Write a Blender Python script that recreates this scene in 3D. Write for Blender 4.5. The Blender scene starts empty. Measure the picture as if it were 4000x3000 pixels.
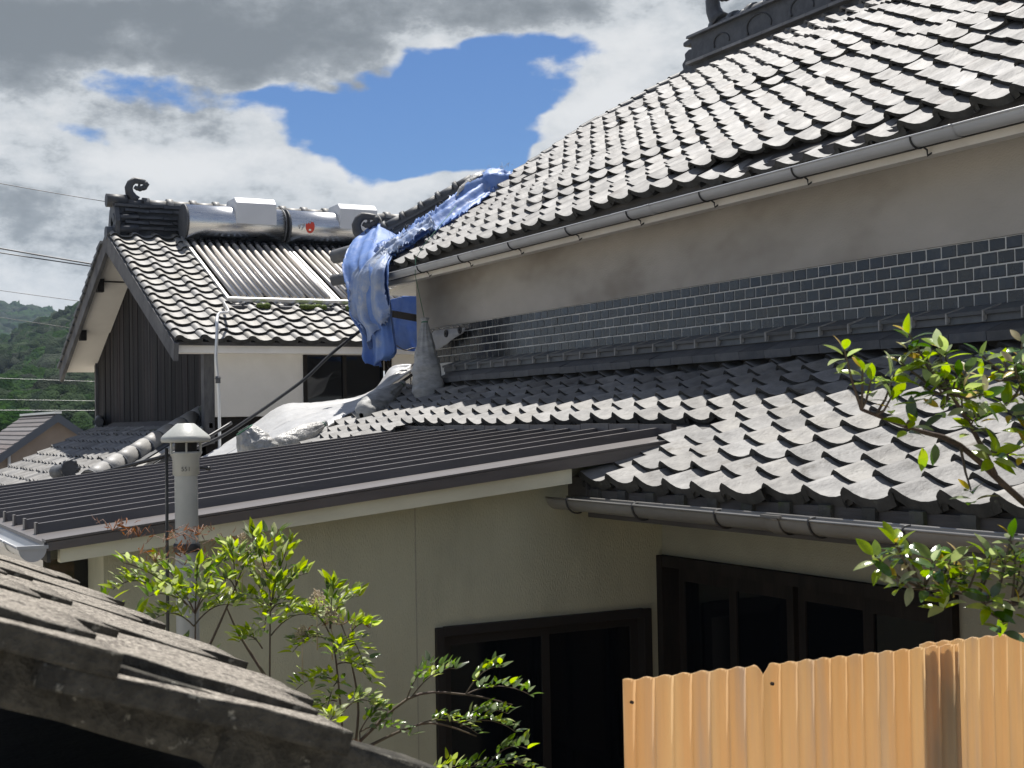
import bpy, math, random
import numpy as np
from mathutils import Vector, Matrix
random.seed(7)
C = bpy.context.scene.collection
SC = bpy.context.scene
R = math.radians

# ------------------------------------------------------------------ camera
# world: Y runs along the big house (receding to the left), X runs away to the right, camera at the origin, ground at GZ
GZ = -2.9
cam_right = Vector((0.884, -0.467, -0.018)); cam_down = Vector((-0.004, 0.032, -0.999)); cam_fwd = Vector((0.467, 0.884, 0.026))
cam_fwd.normalize(); cam_right = (cam_right - cam_fwd * cam_right.dot(cam_fwd)).normalized(); cam_up = cam_right.cross(cam_fwd)
cam_d = bpy.data.cameras.new('camera'); cam = bpy.data.objects.new('camera', cam_d); C.objects.link(cam)
cam.matrix_world = Matrix(((cam_right.x, cam_up.x, -cam_fwd.x, 0), (cam_right.y, cam_up.y, -cam_fwd.y, 0), (cam_right.z, cam_up.z, -cam_fwd.z, 0), (0, 0, 0, 1)))
cam_d.sensor_width = 36; cam_d.lens = 5400 / 4000 * 36
cam_d.clip_start = 0.05; cam_d.clip_end = 6000
cam_d.dof.use_dof = True; cam_d.dof.focus_distance = 9.0; cam_d.dof.aperture_fstop = 13
SC.camera = cam

def view_xy(p):
    """photo-plane position (4000 x 3000) and depth of a point, used only to rank which repeats show largest"""
    p = Vector(p); d = p.dot(cam_fwd)
    if d < .1: return None
    return 2000 + 5400 * p.dot(cam_right) / d, 1500 - 5400 * p.dot(cam_up) / d, d

# ------------------------------------------------------------------ light
SUN = Vector((0.20, 0.33, 1.0)).normalized()
sun_d = bpy.data.lights.new('sun', 'SUN'); sun_d.energy = 5.0; sun_d.angle = R(0.53); sun_d.color = (1.0, 0.955, 0.89)
sun = bpy.data.objects.new('sun', sun_d); C.objects.link(sun)
sun.rotation_euler = SUN.to_track_quat('Z', 'Y').to_euler()
SC.view_settings.view_transform = 'Standard'; SC.view_settings.look = 'None'; SC.view_settings.gamma = 1
SC.view_settings.exposure = 0.65
SC.render.engine = 'CYCLES'
try:
    SC.cycles.max_bounces = 5; SC.cycles.diffuse_bounces = 3; SC.cycles.glossy_bounces = 2; SC.cycles.transmission_bounces = 3; SC.cycles.volume_bounces = 0
except Exception: pass

# ---- node helper
class NT:
    def __init__(s, tree): s.t = tree; s.n = tree.nodes; s.l = tree.links
    def new(s, typ, **kw):
        n = s.n.new(typ)
        for k, v in kw.items(): setattr(n, k, v)
        return n
    def put(s, sock, v):
        if hasattr(v, 'is_output') or isinstance(v, bpy.types.NodeSocket): s.l.new(v, sock)
        else: sock.default_value = v
    def math(s, op, a, b=0.0, c=None, clamp=False):
        n = s.new('ShaderNodeMath', operation=op); n.use_clamp = clamp
        s.put(n.inputs[0], a); s.put(n.inputs[1], b)
        if c is not None: s.put(n.inputs[2], c)
        return n.outputs[0]
    def vmath(s, op, a, b=(0, 0, 0)):
        n = s.new('ShaderNodeVectorMath', operation=op); s.put(n.inputs[0], a); s.put(n.inputs[1], b); return n.outputs[0]
    def noise(s, vec, scale, detail=4, rough=.55, dist=0, out=0):
        n = s.new('ShaderNodeTexNoise'); s.l.new(vec, n.inputs['Vector']); n.inputs['Scale'].default_value = scale
        n.inputs['Detail'].default_value = detail; n.inputs['Roughness'].default_value = rough; n.inputs['Distortion'].default_value = dist
        return n.outputs[out]
    def ramp(s, v, stops, interp='LINEAR'):
        n = s.new('ShaderNodeValToRGB'); n.color_ramp.interpolation = interp; e = n.color_ramp.elements
        e[0].position, e[0].color = stops[0][0], (*stops[0][1], 1); e[1].position, e[1].color = stops[-1][0], (*stops[-1][1], 1)
        for p, c in stops[1:-1]:
            x = e.new(p); x.color = (*c, 1)
        s.put(n.inputs[0], v); return n.outputs[0]
    def mix(s, f, a, b, mode='MIX'):
        n = s.new('ShaderNodeMix', data_type='RGBA', blend_type=mode)
        s.put(n.inputs[0], f); s.put(n.inputs[6], a if hasattr(a, 'links') else (*a, 1)); s.put(n.inputs[7], b if hasattr(b, 'links') else (*b, 1))
        return n.outputs[2]
    def mapr(s, v, a, b, c=0, d=1):
        n = s.new('ShaderNodeMapRange'); n.interpolation_type = 'SMOOTHSTEP'; s.put(n.inputs[0], v)
        for i, x in enumerate((a, b, c, d)): n.inputs[i + 1].default_value = x
        return n.outputs[0]

# ------------------------------------------------------------------ sky: Nishita blue with broken cumulus and a dark stratus deck
wd = bpy.data.worlds.new('World'); SC.world = wd; wd.use_nodes = True
w = NT(wd.node_tree); w.n.clear()
out = w.new('ShaderNodeOutputWorld'); bg = w.new('ShaderNodeBackground'); bg.inputs[1].default_value = 0.10
sky = w.new('ShaderNodeTexSky', sky_type='NISHITA'); sky.sun_disc = False
sky.sun_elevation = math.asin(SUN.z); sky.sun_rotation = math.atan2(SUN.x, SUN.y); sky.dust_density = .5; sky.ozone_density = 1.6; sky.altitude = 50
tc = w.new('ShaderNodeTexCoord')
mp = w.new('ShaderNodeMapping'); mp.vector_type = 'POINT'; mp.inputs['Rotation'].default_value = (0, 0, R(27.84)); w.l.new(tc.outputs['Generated'], mp.inputs[0])
sp = w.new('ShaderNodeSeparateXYZ'); w.l.new(mp.outputs[0], sp.inputs[0])
az = w.math('ARCTAN2', sp.outputs[0], sp.outputs[1]); el = w.math('ARCSINE', sp.outputs[2])
cb = w.new('ShaderNodeCombineXYZ'); w.put(cb.inputs[0], az); w.put(cb.inputs[1], el); pos = cb.outputs[0]
q = w.vmath('MULTIPLY', pos, (1, 1.7, 1))
def wnoise(scale, detail, rough, dist, off, out=0): return w.noise(w.vmath('ADD', q, off), scale, detail, rough, dist, out)
warp = w.vmath('MULTIPLY', w.vmath('SUBTRACT', wnoise(9, 3, .6, 0, (0, 0, 0), 1), (.5, .5, .5)), (.12, .07, 0))
wpos = w.vmath('ADD', pos, warp)
def blobs(v, lst):
    """soft hills and hollows added to v: (azimuth, elevation, half width, half height, weight), radians from the view axis"""
    for a, e, ra, re, wt in lst:
        n_ = w.new('ShaderNodeVectorMath', operation='MULTIPLY_ADD'); w.l.new(wpos, n_.inputs[0]); n_.inputs[1].default_value = (1 / ra, 1 / re, 0); n_.inputs[2].default_value = (-a / ra, -e / re, 0)
        d_ = w.new('ShaderNodeVectorMath', operation='DOT_PRODUCT'); w.l.new(n_.outputs[0], d_.inputs[0]); w.l.new(n_.outputs[0], d_.inputs[1])
        k_ = w.math('MULTIPLY_ADD', d_.outputs['Value'], -.28, 1.0, clamp=True); v = w.math('MULTIPLY_ADD', w.math('MULTIPLY', k_, k_), wt, v)
    return v
fbm = w.math('MULTIPLY_ADD', wnoise(24, 5, .66, 0, (3.1, 1.7, 0)), .50, w.math('MULTIPLY_ADD', wnoise(7, 5, .62, 0, (0.4, 0, 0)), .95, -.03))
dens = blobs(fbm, [(-.30, .275, .26, .055, .60), (-.10, .30, .20, .035, .50), (.10, .31, .16, .035, .45), (.20, .26, .08, .05, .45), (.10, .215, .055, .040, .52), (.135, .175, .07, .05, .5), (.055, .185, .03, .022, .35),
    (-.25, .180, .10, .026, .45), (-.36, .19, .06, .05, .40), (-.18, .192, .05, .022, .34), (-.30, .13, .2, .045, .55), (-.10, .13, .16, .040, .50), (.03, .155, .09, .026, .45), (-.14, .07, .4, .06, .4), (.1, .1, .2, .06, .3),
    (-.080, .228, .072, .024, -.66), (-.095, .196, .045, .026, -.55), (-.03, .225, .055, .032, -.55), (-.245, .234, .070, .009, -.46), (.035, .262, .055, .012, -.55), (-.305, .198, .028, .012, -.60), (.012, .182, .022, .010, -.40), (.115, .148, .02, .012, -.3), (-.365, .235, .03, .008, -.2)])
cov = w.mapr(dens, .60, .84)
shade = blobs(w.math('MULTIPLY_ADD', wnoise(12, 6, .64, 0, (7.7, 2.2, 0)), 1.9, -.40), [(-.31, .262, .20, .028, .50), (-.13, .292, .15, .018, .40), (-.40, .275, .1, .03, .25), (-.20, .262, .08, .018, .22), (-.36, .150, .09, .03, .26), (-.22, .148, .08, .022, .26), (.12, .165, .05, .025, .24), (-.05, .115, .16, .022, .24), (.13, .23, .03, .015, .12), (.03, .30, .08, .012, .15),
    (-.265, .304, .04, .010, -.5), (-.25, .188, .12, .012, -.22), (.075, .218, .05, .016, -.2), (-.12, .172, .05, .012, -.2)])
grey = w.mapr(shade, .22, 1.25)
ccol = w.ramp(grey, [(0, (4.8 * 1.03, 4.8 * 1.04, 4.8 * 1.05)), (.40, (4.8 * .80, 4.8 * .835, 4.8 * .87)), (.7, (4.8 * .43, 4.8 * .465, 4.8 * .50)), (1, (4.8 * .27, 4.8 * .30, 4.8 * .33))])
blue = w.mix(1.0, sky.outputs[0], (.24, .37, .56), 'MULTIPLY')
w.l.new(w.mix(cov, blue, ccol), bg.inputs[0]); w.l.new(bg.outputs[0], out.inputs[0])
wd.cycles.sampling_method = 'NONE'

# ------------------------------------------------------------------ scene helpers
def empty(name, loc, label=None, cat=None, group=None):
    o = bpy.data.objects.new(name, None); C.objects.link(o); o.location = loc; o.empty_display_size = .1
    bpy.context.view_layer.update() if False else None
    o.matrix_world = Matrix.Translation(loc)
    return tag(o, label, cat, group)
def tag(o, label=None, cat=None, group=None, kind=None):
    if label: o['label'] = label
    if cat: o['category'] = cat
    if group: o['group'] = group
    if kind: o['kind'] = kind
    return o
WM = {}
def adopt(o, parent, mw):
    """parent o, keeping the world matrix mw"""
    WM[o.name] = mw
    if parent is None: o.matrix_world = mw; return o
    pw = WM.get(parent.name) or parent.matrix_world.copy()
    o.parent = parent; o.matrix_parent_inverse = Matrix.Identity(4); o.matrix_basis = pw.inverted() @ mw
    return o
def link_mesh(name, me, mat=None, parent=None, mw=None):
    o = bpy.data.objects.new(name, me); C.objects.link(o)
    if mat is not None and len(me.materials) == 0: me.materials.append(mat)
    return adopt(o, parent, mw or Matrix.Identity(4))

class MB:
    def __init__(s): s.v = []; s.f = []; s.sm = []
    def add(s, vs, fs, smooth=False):
        b = len(s.v); s.v += [tuple(v) for v in vs]
        for f in fs: s.f.append(tuple(i + b for i in f)); s.sm.append(smooth)
        return s
    def box(s, x0, x1, y0, y1, z0, z1):
        return s.hexa([(x0, y0, z0), (x1, y0, z0), (x1, y1, z0), (x0, y1, z0), (x0, y0, z1), (x1, y0, z1), (x1, y1, z1), (x0, y1, z1)])
    def hexa(s, p):
        return s.add(p, [(3, 2, 1, 0), (4, 5, 6, 7), (0, 1, 5, 4), (1, 2, 6, 5), (2, 3, 7, 6), (3, 0, 4, 7)])
    def bar(s, a, b, wd, ht, up=(0, 0, 1)):
        a = Vector(a); b = Vector(b); d = (b - a).normalized(); up = Vector(up); sd = d.cross(up)
        if sd.length < 1e-4: sd = d.cross(Vector((1, 0, 0)))
        sd.normalize(); u = sd.cross(d).normalized(); sd = sd * wd / 2; u = u * ht / 2
        return s.hexa([a - sd - u, a + sd - u, b + sd - u, b - sd - u, a - sd + u, a + sd + u, b + sd + u, b - sd + u])
    def tube(s, pts, r, n=8, cap=True, flat=1.0, smooth=True, side=None):
        pts = [Vector(p) for p in pts]; m = len(pts); rr = r if isinstance(r, (list, tuple)) else [r] * m
        vs = []; ref = None
        for i, p in enumerate(pts):
            d = (pts[min(i + 1, m - 1)] - pts[max(i - 1, 0)]).normalized()
            if side is not None: a = Vector(side) - d * d.dot(Vector(side))
            elif ref is None: a = d.cross(Vector((0, 0, 1)) if abs(d.z) < .9 else Vector((1, 0, 0)))
            else: a = ref - d * ref.dot(d)
            a.normalize(); ref = a; b = d.cross(a)
            for k in range(n):
                t = 2 * math.pi * k / n; vs.append(p + a * (math.cos(t) * rr[i] * flat) + b * (math.sin(t) * rr[i]))
        fs = [(i * n + k, i * n + (k + 1) % n, (i + 1) * n + (k + 1) % n, (i + 1) * n + k) for i in range(m - 1) for k in range(n)]
        s.add(vs, fs, smooth)
        if cap:
            b = len(s.v) - len(vs); s.f.append(tuple(b + k for k in reversed(range(n)))); s.sm.append(False)
            s.f.append(tuple(b + (m - 1) * n + k for k in range(n))); s.sm.append(False)
        return s
    def lathe(s, prof, n=24, c=(0, 0, 0), smooth=True):
        vs = []; m = len(prof)
        for r, z in prof:
            for k in range(n):
                t = 2 * math.pi * k / n; vs.append((c[0] + r * math.cos(t), c[1] + r * math.sin(t), c[2] + z))
        fs = [(i * n + k, i * n + (k + 1) % n, (i + 1) * n + (k + 1) % n, (i + 1) * n + k) for i in range(m - 1) for k in range(n)]
        return s.add(vs, fs, smooth)
    def poly(s, pts, ext):
        """polygon extruded by the vector ext"""
        n = len(pts); e = Vector(ext); a = [Vector(p) for p in pts]; vs = a + [p + e for p in a]
        return s.add(vs, [tuple(range(n)), tuple(reversed(range(n, 2 * n)))] + [(i + n, (i + 1) % n + n, (i + 1) % n, i) for i in range(n)])
    def grid(s, rows, smooth=True, thick=0):
        n = len(rows[0]); m = len(rows); vs = [p for r in rows for p in r]
        fs = [(i * n + j, i * n + j + 1, (i + 1) * n + j + 1, (i + 1) * n + j) for i in range(m - 1) for j in range(n - 1)]
        return s.add(vs, fs, smooth)
    def gutter(s, a, b, r, n=10, t=.004):
        """open half-round trough from a to b with a rolled front lip"""
        a = Vector(a); b = Vector(b); d = (b - a).normalized(); sd = d.cross(Vector((0, 0, 1))).normalized()
        def ring(p, rad): return [p + sd * (math.cos(math.pi + math.pi * k / n) * rad) + Vector((0, 0, math.sin(math.pi + math.pi * k / n) * rad)) for k in range(n + 1)]
        ra, rb, ia, ib = ring(a, r), ring(b, r), ring(a, r - t), ring(b, r - t)
        m = n + 1
        s.add(ra + rb, [(k, k + 1, m + k + 1, m + k) for k in range(n)], True)
        s.add(ia + ib, [(m + k, m + k + 1, k + 1, k) for k in range(n)], True)
        for side in (1, -1): s.tube([a + sd * r * side, b + sd * r * side], .006, 6)
        return s
    def me(s, name, mat=None):
        m = bpy.data.meshes.new(name); m.from_pydata([tuple(v) for v in s.v], [], s.f)
        m.polygons.foreach_set('use_smooth', s.sm); m.update()
        if mat is not None: m.materials.append(mat)
        return m
    def build(s, name, mat, parent=None, mw=None, bevel=0, solid=0):
        o = link_mesh(name, s.me(name, mat), mat, parent, mw)
        if solid:
            md = o.modifiers.new('solid', 'SOLIDIFY'); md.thickness = solid; md.offset = 0
        if bevel:
            md = o.modifiers.new('bevel', 'BEVEL'); md.width = bevel; md.segments = 2; md.limit_method = 'ANGLE'; md.angle_limit = R(40)
        return o
def joined(name, me, mats, mat, parent=None, kind='stuff'):
    """many copies of one mesh merged into a single object; every copy keeps a random value in the attribute rnd"""
    n = len(me.vertices); co = np.empty(n * 3, np.float32); me.vertices.foreach_get('co', co); co = np.c_[co.reshape(-1, 3), np.ones(n)]
    fs = [tuple(p.vertices) for p in me.polygons]; sm = [p.use_smooth for p in me.polygons]
    V = []; F = []; S = []; A = []
    for k, m in enumerate(mats):
        V.append((co @ np.array(m).T)[:, :3]); b = k * n; F += [tuple(i + b for i in f) for f in fs]; S += sm; A += [random.random()] * n
    M = bpy.data.meshes.new(name); M.from_pydata(np.concatenate(V).tolist(), [], F); M.polygons.foreach_set('use_smooth', S)
    at = M.attributes.new('rnd', 'FLOAT', 'POINT'); at.data.foreach_set('value', A); M.materials.append(mat); M.update()
    o = link_mesh(name, M, mat, parent); return tag(o, kind=kind)
def pieces(name, me, mats, mat, parent, limit=300, rest_name=None):
    """each copy an object of its own, the largest in view first; whatever passes the limit is merged into one part"""
    sc = []
    for m in mats:
        p = view_xy(m.translation)
        vis = p is not None and -80 < p[0] < 4080 and -80 < p[1] < 3080
        sc.append((0 if vis else 1, p[2] if p else 99, m))
    sc.sort(key=lambda t: t[:2])
    single = [t[2] for t in sc if t[0] == 0][:limit]; rest = [t[2] for t in sc if t[0] == 0][limit:] + [t[2] for t in sc if t[0] == 1]
    if len(me.materials) == 0: me.materials.append(mat)
    first = None
    for m in single:
        if first is None: o = link_mesh(name, me, mat, parent, m); first = o
        else:
            o = first.copy(); C.objects.link(o); adopt(o, parent, m)
    if rest: joined(rest_name or (name + 's_beyond'), me, rest, mat, parent)
    return first

# ------------------------------------------------------------------ materials
MATS = {}
def pm(name, c1, c2=None, scale=8, rough=.7, bump=0, bscale=60, metal=0, rand=0, stretch=(1, 1, 1), c3=None, s3=2.5, t3=(.55, .75), spec=.5, detail=6, trans=0, coat=0, r2=None, bdist=.01):
    m = bpy.data.materials.new(name); m.use_nodes = True; t = NT(m.node_tree); b = t.n['Principled BSDF']
    tcn = t.new('ShaderNodeTexCoord'); oi = t.new('ShaderNodeObjectInfo'); at = t.new('ShaderNodeAttribute', attribute_name='rnd')
    rnd = t.math('FRACT', t.math('ADD', oi.outputs['Random'], at.outputs['Fac']))
    off = t.new('ShaderNodeCombineXYZ'); t.put(off.inputs[0], t.math('MULTIPLY', rnd, 37.0)); t.put(off.inputs[1], t.math('MULTIPLY', rnd, 91.0))
    vec = t.vmath('ADD', t.vmath('MULTIPLY', tcn.outputs['Object'], stretch), off.outputs[0]) if rand else t.vmath('MULTIPLY', tcn.outputs['Object'], stretch)
    col = (*c1, 1)
    if c2 is not None:
        nz = t.noise(vec, scale, min(detail, 4), .62)
        col = t.mix(t.mapr(nz, .32, .68), c1, c2)
        if c3 is not None: col = t.mix(t.mapr(t.noise(t.vmath('ADD', vec, (5, 9, 2)), s3, 4, .65), *t3), col, c3)
    if rand:
        hsv = t.new('ShaderNodeHueSaturation'); t.put(hsv.inputs['Color'], col)
        r3 = t.math('FRACT', t.math('MULTIPLY', rnd, 7.31))
        t.put(hsv.inputs['Value'], t.math('MULTIPLY_ADD', rnd, rand, 1 - rand * .5)); t.put(hsv.inputs['Saturation'], t.math('MULTIPLY_ADD', r3, 1.1, .45)); col = hsv.outputs[0]
    t.put(b.inputs['Base Color'], col); b.inputs['Metallic'].default_value = metal; b.inputs['Specular IOR Level'].default_value = spec
    if r2 is not None: t.put(b.inputs['Roughness'], t.math('MULTIPLY_ADD', t.noise(vec, scale * 1.7, 3), r2 - rough, rough))
    else: b.inputs['Roughness'].default_value = rough
    if coat: b.inputs['Coat Weight'].default_value = coat; b.inputs['Coat Roughness'].default_value = .15
    if bump:
        bn = t.new('ShaderNodeBump'); bn.inputs['Strength'].default_value = bump; bn.inputs['Distance'].default_value = bdist
        t.put(bn.inputs['Height'], t.noise(vec, bscale, 3, .6)); t.l.new(bn.outputs[0], b.inputs['Normal'])
    if trans:
        o = t.n['Material Output']; tr = t.new('ShaderNodeBsdfTranslucent'); t.put(tr.inputs[0], col); mx = t.new('ShaderNodeMixShader'); mx.inputs[0].default_value = trans
        t.l.new(b.outputs[0], mx.inputs[1]); t.l.new(tr.outputs[0], mx.inputs[2]); t.l.new(mx.outputs[0], o.inputs[0])
        if bump: t.l.new(bn.outputs[0], tr.inputs['Normal'])
    MATS[name] = m; return m

M_TILE = pm('silver_grey_tile', (.20, .196, .19), (.13, .128, .126), 12, .55, .35, 45, rand=.62, stretch=(1, .35, 1), c3=(.075, .06, .055), s3=9, t3=(.56, .76), spec=.5, r2=.75)
M_TILE_L = pm('pale_weathered_tile', (.215, .21, .20), (.135, .132, .128), 13, .56, .4, 60, rand=.48, stretch=(1, .55, 1), c3=(.075, .068, .058), s3=12, t3=(.55, .76), spec=.5, r2=.76)
M_TILE_S = pm('glazed_house_tile', (.24, .232, .215), (.20, .193, .178), 7, .52, .2, 40, rand=.26, stretch=(1, .6, 1), c3=(.15, .138, .115), s3=5, t3=(.6, .85), spec=.9, r2=.66)
M_DARK = pm('dark_grey_tile', (.055, .06, .068), (.085, .088, .092), 9, .5, .3, 50, rand=.35, c3=(.12, .12, .115), s3=4, t3=(.6, .8), r2=.7)
M_TRIM = pm('slate_grey_trim_tile', (.11, .12, .125), (.085, .09, .095), 9, .6, .3, 50, rand=.3, c3=(.16, .16, .15), s3=4, t3=(.6, .8))
M_DARK2 = pm('black_ridge_tile', (.03, .034, .042), (.055, .06, .07), 8, .45, .3, 40, rand=.3, r2=.65)
M_BUTT = pm('shade_dark_tile_butt', (.055, .054, .05), (.03, .03, .028), 14, .75, .3, 60, rand=.3, c3=(.13, .135, .10), s3=20, t3=(.64, .8), spec=.25)  # tile fronts: their shade is painted into the dark base, with lichen specks
M_MOSS = pm('mossy_grey_tile', (.065, .065, .058), (.04, .04, .036), 6, .8, .4, 50, rand=.3, c3=(.05, .062, .026), s3=5, t3=(.5, .7))
M_JOINT = pm('pale_mortar_joint', (.40, .39, .36), (.28, .27, .25), 20, .9, .4, 80)
M_WALLU = pm('stained_grey_plaster', (.45, .425, .385), (.36, .34, .305), 1.1, .92, .35, 90, stretch=(1, .6, 1.2), c3=(.25, .225, .19), s3=.9, t3=(.48, .78))
M_GROUT = pm('tile_grout', (.66, .66, .63), (.56, .56, .53), 12, .9, .3, 60)
M_GLAZE = pm('dark_glazed_wall_tile', (.010, .012, .016), (.024, .026, .026), 7, .07, .15, 22, rand=.8, c3=(.045, .045, .042), s3=9, t3=(.52, .78), spec=.6, r2=.38)
M_GUTTER = pm('grey_plastic_gutter', (.40, .41, .42), (.33, .34, .35), 5, .35, .1, 40, stretch=(1, .4, 1), c3=(.24, .235, .225), s3=3, t3=(.55, .8))
M_GUT2 = pm('weathered_brown_gutter', (.20, .195, .185), (.15, .145, .135), 5, .3, .1, 40, stretch=(1, .4, 1), spec=.6)
M_WIRE = pm('dark_steel_wire', (.03, .03, .032), rough=.5)
M_SOFFIT = pm('off_white_soffit', (.74, .71, .65), (.66, .63, .57), 4, .85, .15, 60)
M_FASC = pm('dark_eave_board', (.045, .042, .042), (.075, .07, .066), 6, .7, .3, 40, stretch=(1, .3, 3))
M_METAL = pm('brown_coated_steel', (.060, .052, .050), (.085, .074, .071), 14, .46, .12, 60, stretch=(.2, 1, 1), c3=(.14, .125, .115), s3=18, t3=(.66, .8), spec=.8)
M_CREAM = pm('cream_painted_board', (.66, .65, .50), (.58, .565, .43), 5, .75, .15, 40, stretch=(.4, 1, 1))
M_ANNEX = pm('olive_grey_sprayed_wall', (.47, .465, .335), (.42, .415, .30), 2.4, .9, .6, 110, stretch=(1.6, 1.6, .5), c3=(.34, .335, .245), s3=1.6, t3=(.48, .80))
M_FRONT = pm('olive_grey_plaster', (.34, .335, .26), (.30, .295, .23), 2.5, .9, .5, 110)
M_FRAME = pm('dark_bronze_frame', (.022, .019, .017), rough=.6, spec=.25)
M_PANE = pm('dark_window_glass', (.004, .005, .007), rough=.06, spec=.5)
M_WOODD = pm('dark_timber', (.014, .012, .011), (.024, .02, .017), 10, .8, .3, 60, stretch=(1, 1, .15), spec=.2)
M_PLANK = pm('scorched_cedar_plank', (.012, .012, .014), (.036, .030, .029), 16, .85, .5, 40, rand=.9, stretch=(1.5, 1.5, .07), c3=(.06, .055, .054), s3=22, t3=(.55, .78), spec=.2)
M_BARGE = pm('weathered_barge_board', (.12, .12, .122), (.055, .055, .06), 12, .8, .4, 40, stretch=(1, .25, .25), c3=(.17, .165, .155), s3=9, t3=(.55, .8))
M_PLAST = pm('white_lime_plaster', (.82, .79, .73), (.74, .71, .65), 2.0, .92, .3, 70, c3=(.52, .48, .41), s3=1.7, t3=(.68, .88))
M_STEEL = pm('brushed_stainless_steel', (.62, .62, .62), (.54, .545, .55), 60, .22, .05, 120, metal=1, stretch=(.05, 1, 1), r2=.34)
M_TUBE = pm('solar_tube_metal', (.44, .40, .355), (.56, .53, .49), 5, .42, 0, metal=.35, stretch=(4, .3, .3), r2=.55)
M_TUBEB = pm('black_absorber', (.012, .012, .014), rough=.4)
M_BOXW = pm('pale_grey_enamel', (.64, .65, .66), (.60, .61, .62), 4, .45, .05, 30)
M_ALU = pm('bare_aluminium', (.66, .66, .65), rough=.35, metal=.8)
M_SHEET = pm('white_plastic_sheet', (.50, .505, .51), (.43, .435, .44), 6, .45, .35, 12, c3=(.42, .42, .41), s3=3, t3=(.6, .85), trans=.15, bdist=.02)
M_SACK = pm('grey_woven_sack', (.36, .36, .35), (.22, .225, .22), 7, .6, .6, 55, stretch=(1, 1, 2.2), c3=(.12, .125, .11), s3=5, t3=(.52, .75), bdist=.006)
M_SACKW = pm('cloudy_plastic_bag', (.46, .45, .43), (.25, .25, .24), 8, .4, .9, 26, c3=(.17, .17, .155), s3=6, t3=(.55, .8), bdist=.02)
M_TARP = pm('faded_blue_tarp', (.16, .29, .64), (.25, .37, .66), 5, .5, .35, 10, c3=(.42, .48, .58), s3=4, t3=(.60, .84), trans=.35, bdist=.02)
M_TARP2 = pm('frayed_pale_blue_tarp', (.26, .36, .60), (.38, .45, .58), 7, .55, .5, 14, c3=(.52, .55, .60), s3=8, t3=(.5, .75), trans=.3, bdist=.02)
M_HOSE = pm('black_rubber', (.018, .018, .02), rough=.45)
M_FLUE = pm('grey_enamel_flue', (.42, .43, .40), (.36, .37, .345), 5, .45, .08, 60, c3=(.27, .28, .25), s3=4, t3=(.6, .85))
M_FLUED = pm('dark_vent_interior', (.02, .02, .02), rough=.8)
M_MARK = pm('dark_grey_print', (.10, .10, .095), rough=.7)
M_RED = pm('red_emblem_print', (.62, .06, .03), rough=.5)
M_GREYP = pm('grey_emblem_print', (.42, .42, .41), rough=.5)
M_WHITEP = pm('pale_emblem_print', (.78, .76, .73), rough=.5)
M_CEM = pm('gritty_cement_tile', (.13, .112, .095), (.44, .405, .345), 150, .95, 1.0, 190, c3=(.05, .044, .038), s3=85, t3=(.53, .64), detail=2, bdist=.006, spec=.2)
M_CEMD = pm('shaded_lichen_cement_edge', (.035, .033, .028), (.075, .07, .058), 30, .95, .9, 120, c3=(.26, .25, .21), s3=34, t3=(.60, .72), bdist=.008, spec=.2)  # cement sides darkened to paint in their shade, plus pale lichen spots
M_FENCE = pm('peach_corrugated_plastic', (.80, .62, .385), (.77, .55, .31), 2.2, .55, .1, 30, stretch=(6, 1, .22), c3=(.66, .53, .40), s3=3.5, t3=(.45, .75), trans=.60)
M_POST = pm('grey_timber_post', (.14, .125, .11), (.10, .09, .08), 10, .85, .3, 40, stretch=(1, 1, .2))
M_BARK = pm('brown_bark', (.075, .05, .038), (.045, .03, .024), 30, .9, .5, 80)
M_STEM = pm('purplish_stem', (.07, .045, .035), (.10, .08, .05), 20, .7, .2, 60)
M_GROUND = pm('pale_gravel_yard', (.36, .33, .28), (.27, .25, .21), 1.5, .95, .6, 20, c3=(.20, .20, .14), s3=.6)
M_BROWNW = pm('brown_stucco', (.20, .165, .14), (.17, .14, .12), 1.5, .9, .3, 40)
M_SHING = pm('brown_slate_course', (.13, .11, .10), (.10, .085, .08), 3, .6, .2, 30, rand=.3)
M_TRIMN = pm('navy_barge', (.045, .055, .075), rough=.6)
M_MOSSG = pm('bright_moss', (.10, .14, .02), (.05, .075, .012), 30, .95, .8, 60)
M_STRING = pm('green_twine', (.05, .16, .10), rough=.8)
def leafmat(name, c1, c2, rand, trans, rough, spec=.5):
    m = pm(name, c1, c2, 14, rough, .15, 40, rand=rand, trans=trans, spec=spec); return m
M_NAN = leafmat('nandina_leaf', (.42, .50, .035), (.30, .41, .03), .5, .64, .42)
M_NAN2 = leafmat('deep_nandina_leaf', (.16, .25, .045), (.10, .18, .03), .6, .48, .24)
M_NAN3 = leafmat('dry_orange_leaf', (.26, .10, .03), (.20, .07, .025), .5, .3, .6)
M_EVG = leafmat('glossy_evergreen_leaf', (.34, .44, .025), (.20, .32, .02), .6, .58, .22, .6)
M_EVG2 = leafmat('yellow_young_leaf', (.50, .42, .02), (.50, .30, .02), .4, .5, .3)
M_EVG3 = leafmat('dark_evergreen_leaf', (.075, .14, .028), (.05, .10, .02), .5, .38, .18, .6)
M_BEAD = pm('cream_flower_bud', (.55, .46, .33), (.45, .36, .25), 30, .7)
M_FOR = pm('forest_canopy', (.020, .038, .016), (.030, .052, .020), .5, .95, 1.0, 3.5, rand=.55, c3=(.011, .022, .012), s3=.5, t3=(.48, .66), bdist=.6, spec=.1)
M_HILL = pm('wooded_hill', (.025, .042, .02), (.035, .055, .024), .05, .95, 1, .4)
M_TRUNK = pm('tree_bark', (.06, .05, .04), (.045, .035, .03), 20, .9, .4, 60)

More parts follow.
